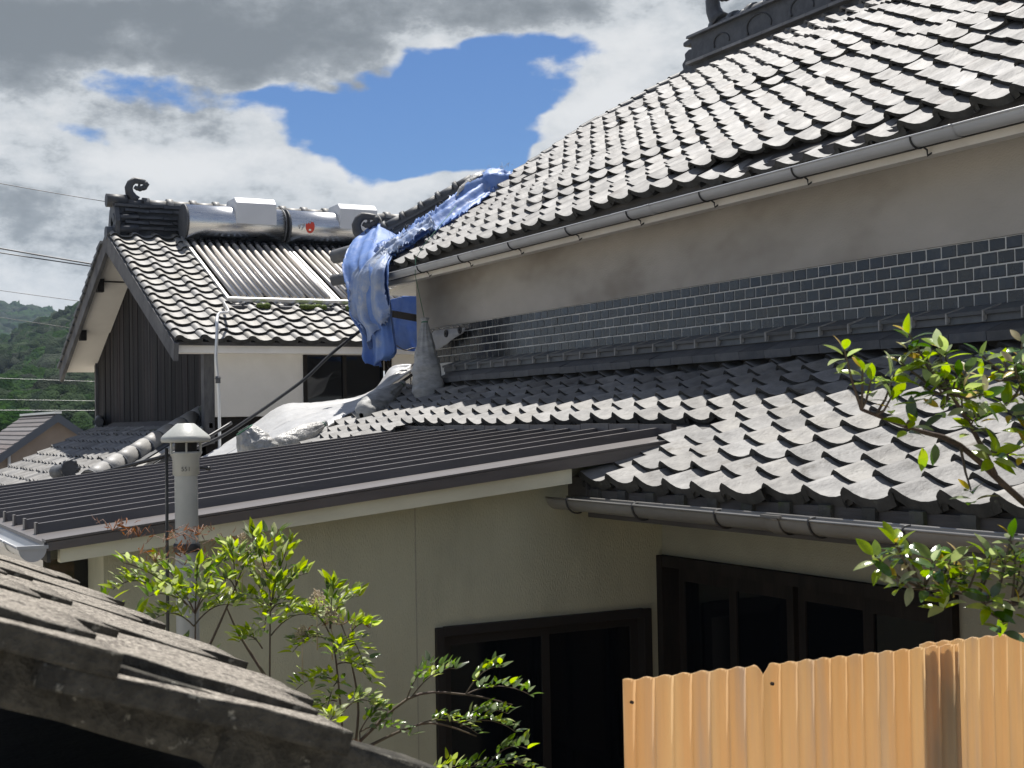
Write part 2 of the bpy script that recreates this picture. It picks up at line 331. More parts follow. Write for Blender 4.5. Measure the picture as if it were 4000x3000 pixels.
# ------------------------------------------------------------------ roof tiles
PROF = [(-.030, .004), (-.029, .022), (-.016, .038), (.000, .049), (.018, .041), (.048, .0225), (.086, .007), (.128, 0), (.168, .0015), (.204, .009), (.234, .020), (.252, .027)]
PROF_S = [(-.026, .012), (-.020, .026), (-.004, .036), (.018, .040), (.044, .034), (.066, .020), (.100, .006), (.140, 0), (.180, .003), (.212, .010), (.236, .018), (.252, .022)]
TT = .026
def tile_mesh(name, W, E, L, mat, apron=.025, prof=PROF, kz=1.0):
    k = W / .247; P = [(x * k, z * kz) for x, z in prof]; n = len(P); mb = MB()
    def top(x, z, y): return (x, y, z + TT * (1 - y / E))
    mb.add([top(x, z, 0) for x, z in P] + [top(x, z, L) for x, z in P], [(i, i + 1, n + i + 1, n + i) for i in range(n - 1)], True)
    lo = []
    for i, (x, z) in enumerate(P):
        f = 1 if 2 < i else .9
        lo.append((x, .004, z + TT - apron * f))
    mb.add([(x, 0, z + TT) for x, z in P] + lo, [(n + i, n + i + 1, i + 1, i) for i in range(n - 1)], False)
    x, z = P[0]; mb.add([top(x, z, 0), top(x, z, L), (x + .004, L, z - .03), (x + .004, .004, z + TT - apron * .9)], [(0, 1, 2, 3)])
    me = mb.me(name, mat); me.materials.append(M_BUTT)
    for p in me.polygons: p.material_index = 0 if p.use_smooth else 1  # flat front and side faces take the painted-shade colour
    return me
def frame(o, a, u):
    a = Vector(a).normalized(); u = Vector(u).normalized(); n = a.cross(u); o = Vector(o)
    return Matrix(((a.x, u.x, n.x, o.x), (a.y, u.y, n.y, o.y), (a.z, u.z, n.z, o.z), (0, 0, 0, 1)))
def jit(rs=1.0):
    g = random.gauss
    if random.random() < .06: rs *= 2.2
    return Matrix.Translation((g(0, .003) * rs, g(0, .006) * rs, g(0, .0022) * rs)) @ Matrix.Rotation(g(0, .011) * rs, 4, 'Z') @ Matrix.Rotation(g(0, .012) * rs, 4, 'X') @ Matrix.Rotation(g(0, .012) * rs, 4, 'Y')

# ================================================================== the big house
house = empty('main_house', (5.47, 8, GZ), 'large old house with grey tiled upper roof, plaster wall and dark glazed tile band', 'house')
# ---- upper roof: slope facing -X, eave at X=5.05; slightly bowed profile
EX, EZ = 5.05, 1.46
def uz(X): return EZ + .65 * (X - EX) if X < 7.4 else EZ + .65 * (7.4 - EX) + .555 * (X - 7.4)
RX = 8.6; VERGE = 12.25; CORNER = 13.3; HIPX = 6.45
def hipY(X): return VERGE if X >= HIPX else CORNER + (VERGE - CORNER) * (X - EX) / (HIPX - EX)
deck = MB()
xs = [5.12, HIPX, 7.4, RX]
rows = []
for X in xs: rows.append([(X, 0.6, uz(X) - .035), (X, hipY(X) - .05, uz(X) - .035)])
for i in range(3):
    a, b = rows[i], rows[i + 1]
    deck.hexa([a[0], a[1], b[1], b[0]] [0:4] + [tuple(Vector(p) + Vector((0, 0, .02))) for p in (a[0], a[1], b[1], b[0])])
# the hidden far slope and the hipped end close the roof volume
deck.add([(RX, 0.6, uz(RX)), (RX, 12.2, uz(RX)), (12.1, 12.2, 1.46), (12.1, 0.6, 1.46)], [(0, 1, 2, 3)])
deck.add([(EX + .05, CORNER, EZ - .03), (HIPX, VERGE, uz(HIPX) - .03), (10.7, VERGE, uz(HIPX) - .03), (12.0, CORNER, EZ - .03)], [(0, 1, 2, 3)])
deck.add([(HIPX, VERGE - .04, uz(HIPX) - .03), (RX, VERGE - .04, uz(RX)), (10.7, VERGE - .04, uz(HIPX) - .03)], [(0, 1, 2)])
uroof = deck.build('upper_roof', M_FASC, house)
UE = .183
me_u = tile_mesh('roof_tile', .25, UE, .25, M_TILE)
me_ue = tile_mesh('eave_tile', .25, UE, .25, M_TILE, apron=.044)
mats_u, mats_e = [], []
sl1 = math.atan(.65); sl2 = math.atan(.555)
L1 = (7.4 - EX) / math.cos(sl1); nrow = int((L1 + (RX - 7.4) / math.cos(sl2) - .08) / UE) + 1
for j in range(nrow):
    l = j * UE
    if l <= L1: X = EX - .03 + l * math.cos(sl1); sl = sl1
    else: X = 7.37 + (l - L1) * math.cos(sl2); sl = sl2
    Z = uz(X)
    y = 12.98 - (j % 2) * 0.0
    k = 0
    while True:
        Y = 13.22 - .25 * k; k += 1
        if Y < .85: break
        lim = hipY(X + .06)
        if Y > lim - .02: continue
        sag = .016 * math.sin(Y * 1.9 + j * .35) + .010 * math.sin(Y * .8 + j * 1.1 + 1)
        if j == 0:
            t = max(0, 1 - abs(Y - 6.35) / 1.9); sag -= .050 * t * t * (3 - 2 * t)
        M = frame((X, Y, Z), (0, -1, 0), (math.cos(sl), 0, math.sin(sl))) @ Matrix.Translation((0, 0, sag)) @ jit(1.25)
        if j == 0 and Y < 11.9: mats_e.append(M)
        elif j > 0 or Y < 11.9: mats_u.append(M)
pieces('eave_tile', me_ue, mats_e, M_TILE, uroof, 60)
pieces('roof_tile', me_u, mats_u, M_TILE, uroof, 270)
# verge: a row of small rounded edge tiles down the left edge
me_v = MB()
n = 7
me_v.add([(math.cos(math.pi * k / 6) * .05, y, math.sin(math.pi * k / 6) * .05 + (.03 if y == 0 else .012)) for y in (0, .23) for k in range(7)], [(k + 1, k, 7 + k, 8 + k) for k in range(6)], True)
me_v.add([(-.05, 0, .03), (.05, 0, .03), (.05, 0, -.03), (-.05, 0, -.03), (-.05, .23, .012), (-.05, .23, -.05), (.05, .23, .012), (.05, .23, -.05)], [(3, 2, 1, 0), (0, 4, 5, 3), (2, 7, 6, 1)])
me_v = me_v.me('verge_tile', M_DARK); vm = []
for j in range(int(HIPX * 0), nrow):
    l = j * UE
    X = EX + l * math.cos(sl1) if l <= L1 else 7.4 + (l - L1) * math.cos(sl2); sl = sl1 if l <= L1 else sl2
    if X < HIPX - .05 or X > RX - .1: continue
    vm.append(frame((X, VERGE - .02, uz(X) + .005), (0, -1, 0), (math.cos(sl), 0, math.sin(sl))) @ jit(.8))
pieces('verge_tile', me_v, vm, M_DARK, uroof, 60)
# ---- main ridge
rb = MB(); rb.box(RX - .13, RX + .13, 0.6, 11.86, uz(RX) - .02, uz(RX) + .36)
ridge = rb.build('ridge', M_DARK2, house)
for z, wdt, ht in ((uz(RX) + .05, .36, .05), (uz(RX) + .33, .33, .04)):
    for k in range(22):
        y1 = 11.88 - k * .32; y0 = y1 - .316
        if y0 < 4.8: break
        b = MB(); b.hexa([(RX - wdt / 2 - .02, y0, z - .012), (RX + wdt / 2, y0, z - .012), (RX + wdt / 2, y1, z - .012), (RX - wdt / 2 - .02, y1, z - .012), (RX - wdt / 2 - .012, y0, z + ht * .4), (RX + wdt / 2, y0, z + ht), (RX + wdt / 2, y1, z + ht), (RX - wdt / 2 - .012, y1, z + ht * .4)])
        b.build('ridge_course_tile', M_TILE if z < uz(RX) + .1 else M_DARK, ridge)
cap = MB()
ys = np.arange(5, 11.6, .30)
for k, y in enumerate(ys):
    b = MB(); z = uz(RX) + .36
    b.tube([(RX, y, z), (RX, min(y + .24, 11.88), z)], .085, 12); b.tube([(RX, y + .22, z), (RX, y + .30, z)], .108, 12)
    b.build('ridge_cap_tile', M_DARK, ridge)
for y, r in ((11.35, .11), (10.75, .16), (10.1, .14), (9.5, .17)):     # raised swirl relief on the ridge side
    b = MB(); pts = [(RX - .135, y + r * math.cos(t) * (1 + .12 * t), uz(RX) + .16 + .75 * r * math.sin(t)) for t in np.linspace(-.4, 3.5, 16)]
    b.tube(pts, [.012 * (1 - .03 * i) for i in range(16)], 6); b.build('relief_scroll', M_DARK2, ridge)
# end tile (seen from its side)
def zx(*p): return [(RX - .07, 11.80 + a, uz(RX) + c) for a, c in p]
oni = MB(); oni.poly(zx((0, -.04), (0, .36), (.06, .40), (.14, .37), (.30, .345), (.30, .30), (.22, .285), (.15, .29), (.13, .24), (.20, .25), (.28, .22), (.27, .16), (.33, .12), (.31, .06), (.36, .05), (.42, .02), (.36, -.09), (.24, -.18), (.1, -.18)), (.14, 0, 0))
oni.build('ridge_end_tile', M_DARK2, ridge, bevel=.015)
CURL = [(0, 0), (-.040, .040), (-.075, .097), (-.084, .159), (-.062, .212), (-.013, .250), (.044, .246), (.100, .236), (.134, .206), (.112, .172), (.066, .158), (.013, .155), (-.016, .172)]
CURLR = [.072, .060, .052, .049, .046, .042, .036, .034, .033, .031, .030, .028, .022]
def curl(base, rt, sc, name, parent, flat=.8):
    rt = Vector(rt).normalized(); base = Vector(base)
    b = MB(); b.tube([base + rt * (x * sc) + Vector((0, 0, z * sc)) for x, z in CURL], [r * sc for r in CURLR], 10, flat=flat, side=rt.cross(Vector((0, 0, 1))))
    b.tube([base + rt * (x * sc) + Vector((0, 0, z * sc)) for x, z in ((.035, .232), (.045, .20), (.03, .17))], .016 * sc, 6)
    for x, z, r in ((.095, .168, .036), (.05, .152, .034), (.118, .215, .038)):
        b.lathe([(0.001, -r * sc), (r * .7 * sc, -r * .7 * sc), (r * sc, 0), (r * .7 * sc, r * .7 * sc), (.001, r * sc)], 10, base + rt * (x * sc) + Vector((0, 0, z * sc)))
    return b.build(name, M_DARK2, parent)
curl((RX, 11.50, uz(RX) + .40), (0, -1, 0), 1.75, 'ridge_ornament', ridge)
# ---- hip ridge down to the corner, with its own ornament
hp = [Vector((6.18, 12.46, uz(6.18) + .10)), Vector((5.75, 12.78, uz(5.75) + .10)), Vector((5.28, 13.13, uz(5.28) + .12))]
hb = MB()
for a, b_ in ((hp[0], hp[1]), (hp[1], hp[2])): hb.bar(a, b_, .20, .22)
hip = hb.build('hip_ridge', M_DARK2, house)
for i, off in enumerate((-.06, .02, .09)):
    for a, b_ in ((hp[0], hp[1]), (hp[1], hp[2])):
        for k in range(3):
            p = a.lerp(b_, k / 3 + .004); q_ = a.lerp(b_, (k + 1) / 3 - .004); b = MB(); b.bar(p + Vector((0, 0, off)), q_ + Vector((0, 0, off)), .29 - .03 * i, .022); b.build('hip_course_tile', M_DARK, hip)
for a, b_ in ((hp[0], hp[1]), (hp[1], hp[2])):
    for k in range(3):
        b = MB(); p = a.lerp(b_, k / 3); q_ = a.lerp(b_, (k + 1) / 3); m_ = p.lerp(q_, .78); o_ = Vector((0, 0, .13))
        b.tube([p + o_, m_ + o_], .07, 10); b.tube([m_ + o_, q_ + o_], .088, 10); b.build('hip_cap_tile', M_DARK, hip)
curl((5.27, 13.14, uz(5.25) + .27), (.884, -.467, 0), 1.0, 'hip_ornament', hip)
b = MB(); b.tube([(5.35, 13.15, 1.80), (5.12, 13.62, 1.74)], .075, 10); b.build('corner_roll_tile', M_DARK, hip)
b = MB(); b.tube([(5.42, 13.35, 1.53), (5.12, 13.68, 1.50)], [.05, .062], 12); b.build('corner_roll_tile', M_DARK, hip)
# ---- eave: fascia, soffit, gutter
b = MB(); b.box(5.085, 5.115, 0.6, 13.15, 1.335, 1.47); b.build('eave_fascia', M_FASC, house)
b = MB(); b.hexa([(5.09, 0.6, 1.29), (5.47, 0.6, 1.365), (5.47, 13.1, 1.365), (5.09, 13.1, 1.29), (5.09, 0.6, 1.332), (5.47, 0.6, 1.41), (5.47, 13.1, 1.41), (5.09, 13.1, 1.332)]); b.build('soffit', M_SOFFIT, house)
b = MB(); b.hexa([(5.47, 12.22, 1.375), (8.2, 12.22, 1.375), (8.2, 13.1, 1.30), (5.47, 13.1, 1.30), (5.47, 12.22, 1.41), (8.2, 12.22, 1.41), (8.2, 13.1, 1.34), (5.47, 13.1, 1.34)]); b.build('soffit', M_SOFFIT, house)
g = MB(); g.gutter((5.005, 0.6, 1.372), (5.005, 11.95, 1.372), .052); gut = g.build('gutter', M_GUTTER, house)
g = MB(); g.gutter((5.1, 13.22, 1.365), (8.2, 13.22, 1.375), .05); g.build('side_gutter', M_GUTTER, house)
for k in range(12):
    y = 11.15 - k * .86 + random.uniform(-.05, .05)
    if y < 3.4: break
    b = MB(); arc = [(5.005 - .056 * math.cos(t), y, 1.372 - .058 * math.sin(t)) for t in np.linspace(0, 2.2, 8)]
    b.tube(arc + [(5.065, y, 1.31), (5.075, y + .01, 1.285), (5.115, y - .02, 1.315)], .0055, 5); b.build('gutter_bracket', M_WIRE, gut)
    if k in (1, 4, 7):
        b = MB(); b.gutter((5.005, y - .28, 1.372), (5.005, y - .22, 1.372), .0555, t=.002); b.build('gutter_joint', M_GUTTER, gut)
# ---- upper wall and its band of glazed tiles
b = MB(); b.box(5.47, 5.62, 0.6, 12.17, .886, 1.55); b.box(5.47, 8.2, 12.17, 12.32, .35, 1.55); b.box(5.62, 8.2, 0.6, 2.75, .3, 3.2)
uwall = b.build('upper_wall', M_WALLU, house)
b = MB(); b.box(5.478, 5.62, 0.6, 12.165, .35, .884); band = b.build('tile_band', M_GROUT, house)
b = MB(); w_, h_, t_ = .1035, .0615, .005
b.hexa([(0, 0, 0), (0, -w_, 0), (0, -w_, h_), (0, 0, h_), (-t_, -.004, .004), (-t_, -w_ + .004, .004), (-t_, -w_ + .004, h_ - .004), (-t_, -.004, h_ - .004)])
me_w = b.me('wall_tile', M_GLAZE)
# recentre so each object sits on its own tile
wm = []
for r in range(5):
    for k in range(110):
        Y = 12.14 - k * .110 - (r % 2) * .055
        if Y < .8: break
        wm.append(Matrix.Translation((5.478, Y, .545 + r * .0685)) @ Matrix.Rotation(random.gauss(0, .012), 4, 'Z') @ Matrix.Rotation(random.gauss(0, .010), 4, 'Y'))
pieces('wall_tile', me_w, wm, M_GLAZE, band, 300, 'wall_tiles_beyond')
# ---- two courses of trim tiles where the lower roof meets the wall
trim = MB().box(5.345, 5.475, 0.6, 11.42, .30, .50).build('wall_trim', M_MOSS, house)
b = MB(); b.box(5.455, 5.478, 0.6, 11.5, .505, .542); b.build('mortar_line', M_JOINT, trim)
for crs in range(2):
    for k in range(46):
        y1 = 11.42 - k * .247 - crs * .12; y0 = y1 - .243; j_ = random.gauss(0, .002)
        if y0 < .7: break
        b = MB()
        if crs == 0:
            b.hexa([(5.32, y0, .487 + j_), (5.47, y0, .52), (5.47, y1, .52), (5.32, y1, .487 + j_), (5.315, y0, .505 + j_), (5.47, y0, .548), (5.47, y1, .548), (5.315, y1, .505 + j_)])
            b.box(5.335, 5.47, y0, y1, .45, .486)
        else:
            b.hexa([(5.205, y0, .345 + j_), (5.40, y0, .36), (5.40, y1, .36), (5.205, y1, .345 + j_), (5.20, y0, .392 + j_), (5.36, y0, .452), (5.36, y1, .452), (5.20, y1, .392 + j_)])
        b.build('trim_tile', M_TRIM if crs == 0 else M_DARK, trim)
        if crs == 0:
            b = MB(); b.hexa([(5.308, y0 - .006, .452), (5.44, y0 - .006, .50), (5.44, y0 + .003, .50), (5.308, y0 + .003, .452), (5.308, y0 - .006, .508), (5.44, y0 - .006, .546), (5.44, y0 + .003, .546), (5.308, y0 + .003, .508)]); b.build('joint_line', M_JOINT, trim)
# ---- lower roof
LX, LZ, LS = 3.60, -.345, .375
def lz(X): return LZ + LS * (X - LX)
b = MB(); b.hexa([(3.64, 0.6, lz(3.64) - .05), (5.47, 0.6, lz(5.47) - .05), (5.47, 6.2, lz(5.47) - .05), (3.64, 6.2, lz(3.64) - .05), (3.64, 0.6, lz(3.64) - .012), (5.47, 0.6, lz(5.47) - .012), (5.47, 6.2, lz(5.47) - .012), (3.64, 6.2, lz(3.64) - .012)])
b.hexa([(4.38, 6.2, lz(4.38) - .05), (5.47, 6.2, lz(5.47) - .05), (5.47, 12.5, lz(5.47) - .05), (3.64, 11.6, lz(3.64) - .05), (4.38, 6.2, lz(4.38) - .012), (5.47, 6.2, lz(5.47) - .012), (5.47, 12.5, lz(5.47) - .012), (3.64, 11.6, lz(3.64) - .012)])
lroof = b.build('lower_roof', M_FASC, house)
LE = .174; sl = math.atan(LS)
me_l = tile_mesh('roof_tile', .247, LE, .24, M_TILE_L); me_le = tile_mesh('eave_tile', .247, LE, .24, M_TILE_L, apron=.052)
ml, mle = [], []
for j in range(11):
    X = LX + j * LE * math.cos(sl)
    if X > 5.28: break
    for k in range(52):
        Y = 12.72 - k * .247
        if Y < .8: break
        if Y > 11.72 + max(0, X - 4.26) * .78 + max(0, 4.26 - X) * .25: continue
        if X < 4.40 and 5.99 < Y < 10.25 and not (X < 4.1 and Y < 6.10): continue
        sag = .007 * math.sin(Y * 2.3 + j * .7)
        M = frame((X, Y, lz(X) + sag), (0, -1, 0), (math.cos(sl), 0, math.sin(sl))) @ jit(1.0)
        (mle if (j == 0 or (4.38 < X < 4.56 and 6.3 < Y < 10.3)) else ml).append(M)
pieces('eave_tile', me_le, mle, M_TILE_L, lroof, 60)
pieces('roof_tile', me_l, ml, M_TILE_L, lroof, 260)
b = MB(); b.box(3.62, 3.66, 0.6, 6.05, -.50, -.36); b.build('lower_fascia', M_FASC, lroof)
for k in range(21):
    y = 5.95 - k * .247; b = MB(); b.hexa([(3.60, y - .035, -.42), (4.2, y - .035, -.36), (4.2, y + .035, -.36), (3.60, y + .035, -.42), (3.60, y - .035, -.355), (4.2, y - .035, -.26), (4.2, y + .035, -.26), (3.60, y + .035, -.355)]); b.build('rafter_end', M_MOSS, lroof)
g = MB(); g.gutter((3.50, 0.6, -.412), (3.50, 6.16, -.398), .062); lg = g.build('lower_gutter', M_GUT2, house)
for y in (5.95, 5.35, 4.72, 4.12, 3.62, 3.15):
    b = MB(); b.tube([(3.50 - .066 * math.cos(t), y, -.404 - .066 * math.sin(t)) for t in np.linspace(-.15, 1.9, 8)], .0048, 6); b.tube([(3.434, y, -.395), (3.47, y, -.392)], .004, 5); b.build('gutter_bracket', M_WIRE, lg)
b = MB(); b.gutter((3.50, 4.30, -.406), (3.50, 4.38, -.406), .066, t=.002); b.box(3.425, 3.44, 4.28, 4.40, -.402, -.392); b.build('gutter_joint', M_GUT2, lg)
# flashing where the metal roof dies into the tiles, and the dark gap beside it
b = MB(); b.hexa([(3.66, 6.03, -.34), (4.35, 6.03, -.14), (4.35, 6.32, -.14), (3.66, 6.32, -.34), (3.66, 6.03, -.31), (4.35, 6.03, -.09), (4.35, 6.32, -.09), (3.66, 6.32, -.31)]); b.build('valley_flashing', M_METAL, lroof)
b = MB(); b.box(3.62, 4.18, 6.06, 6.30, -.43, -.30); b.build('eave_blocking', M_FASC, lroof)
# ---- ground-floor front wall with dark sliding doors
b = MB(); b.box(4.20, 4.34, 0.6, 4.20, GZ, -.40); b.box(4.20, 4.34, 4.20, 6.4, -.74, -.40); b.box(4.20, 4.34, 0.3, 0.6, GZ, -.4)
fw = b.build('front_wall', M_FRONT, house)
b = MB(); b.box(4.165, 4.32, 4.16, 6.30, -.80, -.742); b.build('door_head', M_WOODD, fw)
b = MB(); b.box(4.16, 4.31, 4.12, 4.22, GZ, -.74); b.build('door_post', M_WOODD, fw)
b = MB(); b.box(4.16, 4.31, 6.20, 6.33, GZ, -.742); b.build('door_post', M_WOODD, fw)
b = MB(); b.box(4.150, 4.162, 4.18, 4.22, -1.35, -1.10); b.build('latch_plate', M_GREYP, fw)
for i in range(4):
    y0 = 4.22 + i * .495; d = MB(); xx = 4.24 + (i % 2) * .03
    d.box(xx, xx + .03, y0, y0 + .05, GZ, -.80); d.box(xx, xx + .03, y0 + .445, y0 + .495, GZ, -.80); d.box(xx, xx + .03, y0 + .05, y0 + .445, -.88, -.80); d.box(xx, xx + .03, y0 + .05, y0 + .445, -2.0, -1.95)
    dd = d.build('sliding_door', M_WOODD, house)
    b = MB(); b.box(xx + .010, xx + .018, y0 + .05, y0 + .445, -1.95, -.88); b.build('door_pane', M_PANE, dd)
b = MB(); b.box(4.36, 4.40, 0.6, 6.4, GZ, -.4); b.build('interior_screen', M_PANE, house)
# ---- timber sticking out of the corner
b = MB(); b.bar((5.52, 12.2, .985), (5.47, 13.05, 1.115), .05, .065); b.build('projecting_beam', M_WOODD, house)

# ================================================================== annex with the ribbed metal roof
annex = empty('annex', (2.6, 8.0, GZ), 'low annex with brown ribbed metal roof and olive grey wall', 'annex')
AX0, AZ0, AX1, AS = .965, -.475, 4.40, .1103
def azr(X): return AZ0 + AS * (X - AX0)
b = MB(); b.hexa([(AX0, 6.03, azr(AX0) - .03), (AX1, 6.03, azr(AX1) - .03), (AX1, 10.12, azr(AX1) - .03), (AX0, 10.12, azr(AX0) - .03), (AX0, 6.03, azr(AX0)), (AX1, 6.03, azr(AX1)), (AX1, 10.12, azr(AX1)), (AX0, 10.12, azr(AX0))])
mroof = b.build('metal_roof', M_METAL, annex)
for k in range(12):
    y = 6.47 + k * .328
    if y > 10.1: break
    b = MB(); x0 = AX0 + .035; x1 = 4.33; h = .046
    b.hexa([(x0 + .012, y - .022, azr(x0)), (x1, y - .022, azr(x1)), (x1, y + .022, azr(x1)), (x0 + .012, y + .022, azr(x0)), (x0, y - .015, azr(x0) + h), (x1, y - .015, azr(x1) + h), (x1, y + .015, azr(x1) + h), (x0, y + .015, azr(x0) + h)])
    b.box(x0 - .004, x0 + .006, y - .026, y + .026, azr(x0) - .004, azr(x0) + h + .006); b.build('roof_rib', M_METAL, mroof)
    b = MB(); b.box(4.325, 4.36, y - .15, y + .172, azr(4.33) - .01, azr(4.33) + .066 + (k % 3) * .004); b.build('head_flashing', M_METAL, mroof)
b = MB(); b.hexa([(AX0, 6.0, azr(AX0) + .002), (4.12, 6.0, azr(4.12) + .002), (4.12, 6.09, azr(4.12) + .002), (AX0, 6.09, azr(AX0) + .002), (AX0, 6.0, azr(AX0) + .012), (4.12, 6.0, azr(4.12) + .012), (4.12, 6.09, azr(4.12) + .012), (AX0, 6.09, azr(AX0) + .012)]); b.build('verge_trim', M_METAL, annex)
b = MB(); b.hexa([(AX0 + .01, 6.004, azr(AX0) - .036), (4.14, 6.004, azr(4.14) - .060), (4.14, 6.03, azr(4.14) - .060), (AX0 + .01, 6.03, azr(AX0) - .036), (AX0 + .01, 6.004, azr(AX0)), (4.14, 6.004, azr(4.14)), (4.14, 6.03, azr(4.14)), (AX0 + .01, 6.03, azr(AX0))]); b.build('verge_face', M_METAL, annex)
b = MB(); b.hexa([(1.03, 6.035, -.565), (3.52, 6.035, -.325), (3.52, 6.10, -.325), (1.03, 6.10, -.565), (1.03, 6.035, -.495), (3.52, 6.035, -.225), (3.52, 6.10, -.225), (1.03, 6.10, -.495)]); b.build('barge_board', M_CREAM, annex)
b = MB(); b.box(.975, .99, 6.03, 10.1, azr(AX0) - .085, azr(AX0) - .002); b.build('eave_fascia', M_MOSS, annex)
g = MB(); g.gutter((.915, 6.02, -.497), (.915, 10.1, -.497), .052); ag = g.build('gutter', M_GUTTER, annex)
b = MB(); b.poly([(.915 + .056 * math.cos(t), 6.005, -.497 + .056 * math.sin(t)) for t in np.linspace(math.pi, 2 * math.pi, 14)], (0, .014, 0)); b.box(.853, .977, 6.0, 6.02, -.500, -.485); b.build('gutter_end_cap', M_GUTTER, ag)
b = MB(); b.gutter((.915, 6.42, -.497), (.915, 6.46, -.497), .0555, t=.002); b.build('gutter_joint', M_GUTTER, ag)
b = MB(); b.tube([(.88, 9.6, -.55), (.88, 9.6, -2.9)], .03, 10); b.build('downpipe', M_GUTTER, ag)
AY = 6.25
b = MB()
for xa, xb, zb in ((1.25, 2.86, GZ), (2.86, 4.09, -1.03), (4.09, 4.20, GZ)): b.hexa([(xa, AY, zb), (xb, AY, zb), (xb, AY + .12, zb), (xa, AY + .12, zb), (xa, AY, azr(xa) - .035), (xb, AY, azr(xb) - .035), (xb, AY + .12, azr(xb) - .035), (xa, AY + .12, azr(xa) - .035)])
if True: b.box(2.86, 4.09, AY, AY + .12, GZ, -2.35)
b.box(1.25, 1.37, AY + .12, 10.0, GZ, -.46)
awall = b.build('wall', M_ANNEX, annex)
b = MB(); b.box(2.745, 2.752, AY - .0015, AY + .01, GZ, -.32); b.build('panel_seam', M_FRONT, awall)
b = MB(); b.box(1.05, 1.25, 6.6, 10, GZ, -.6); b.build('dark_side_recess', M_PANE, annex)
win = MB()
x0, x1, z0, z1 = 2.86, 4.09, -2.35, -1.03
for q_ in ((x0 - .015, x0 + .03, z0, z1 + .01), (x1 - .03, x1 + .02, z0, z1 + .01), (x0 + .03, x1 - .03, z1 - .035, z1 + .014), (x0 + .03, x1 - .03, z0, z0 + .04)): win.box(q_[0], q_[1], AY - .025, AY + .06, q_[2], q_[3])
wo = win.build('window', M_FRAME, annex, bevel=.003)
for i, (a, c) in enumerate(((x0 + .03, 3.50), (3.46, x1 - .03))):
    yy = AY + .012 + .03 * i
    b = MB(); b.box(a, a + .045, yy, yy + .025, z0 + .04, z1 - .035); b.box(c - .045, c, yy, yy + .025, z0 + .04, z1 - .035); b.box(a + .045, c - .045, yy, yy + .025, z1 - .085, z1 - .035); b.box(a + .045, c - .045, yy, yy + .025, z0 + .04, z0 + .1); b.build('window_sash', M_FRAME, wo)
    b = MB(); b.box(a + .045, c - .045, yy + .010, yy + .016, z0 + .1, z1 - .085); b.build('window_pane', M_PANE, wo)
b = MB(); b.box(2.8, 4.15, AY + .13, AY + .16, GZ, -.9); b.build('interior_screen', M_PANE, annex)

# ================================================================== the gabled house on the left
sh = empty('gabled_house', (4.0, 17.6, GZ), 'gabled tile-roofed house with dark timber gable wall and white plaster', 'house')
SX0, SX1, SY0, SY1, SZ0, SS = 3.60, 9.0, 14.28, 17.62, .875, .47
def sz(Y): return SZ0 + SS * (Y - SY0)
RZ = sz(SY1)
b = MB()
for sgn in (1, -1):
    def q_(x, t, dz): return (x, SY1 + sgn * (t - SY1), sz(t) + dz)
    b.hexa([q_(SX0 + .02, SY0 + .03, -.05), q_(SX1, SY0 + .03, -.05), q_(SX1, SY1, -.05), q_(SX0 + .02, SY1, -.05), q_(SX0 + .02, SY0 + .03, -.012), q_(SX1, SY0 + .03, -.012), q_(SX1, SY1, -.012), q_(SX0 + .02, SY1, -.012)])
sroof = b.build('roof', M_FASC, sh)
sl = math.atan(SS); SE = .215; SW = .26
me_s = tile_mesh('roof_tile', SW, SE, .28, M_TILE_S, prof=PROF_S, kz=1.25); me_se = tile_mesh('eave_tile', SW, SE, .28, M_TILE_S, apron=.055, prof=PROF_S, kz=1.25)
ms, mse = [], []
for j in range(18):
    l = j * SE; Y = SY0 + l * math.cos(sl)
    if Y > SY1 - .12: break
    for k in range(22):
        X = SX0 + .03 + k * SW
        if X > SX1 - .2: break
        if 4.56 < X < 7.0 and 15.55 < Y: continue          # under the solar collectors
        if X > 7.3 and Y < 16.2: continue
        (mse if j == 0 else ms).append(frame((X, Y, sz(Y)), (1, 0, 0), (0, math.cos(sl), math.sin(sl))) @ jit(.7))
pieces('eave_tile', me_se, mse, M_TILE_S, sroof, 40); pieces('roof_tile', me_s, ms, M_TILE_S, sroof, 240)
# far slope: only its stepped edge shows along the left barge
me_f = MB().hexa([(0, 0, -.01), (.34, 0, -.01), (.34, .25, -.03), (0, .25, -.03), (0, 0, .05), (.34, 0, .05), (.34, .25, .01), (0, .25, .01)]).me('verge_tile', M_DARK)
fm = [frame((SX0 + .3, 2 * SY1 - (SY0 + j * SE * math.cos(sl)), sz(SY0 + j * SE * math.cos(sl))), (-1, 0, 0), (0, -math.cos(sl), math.sin(sl))) @ jit(.6) for j in range(16)]
pieces('verge_tile', me_f, fm, M_DARK, sroof, 40)
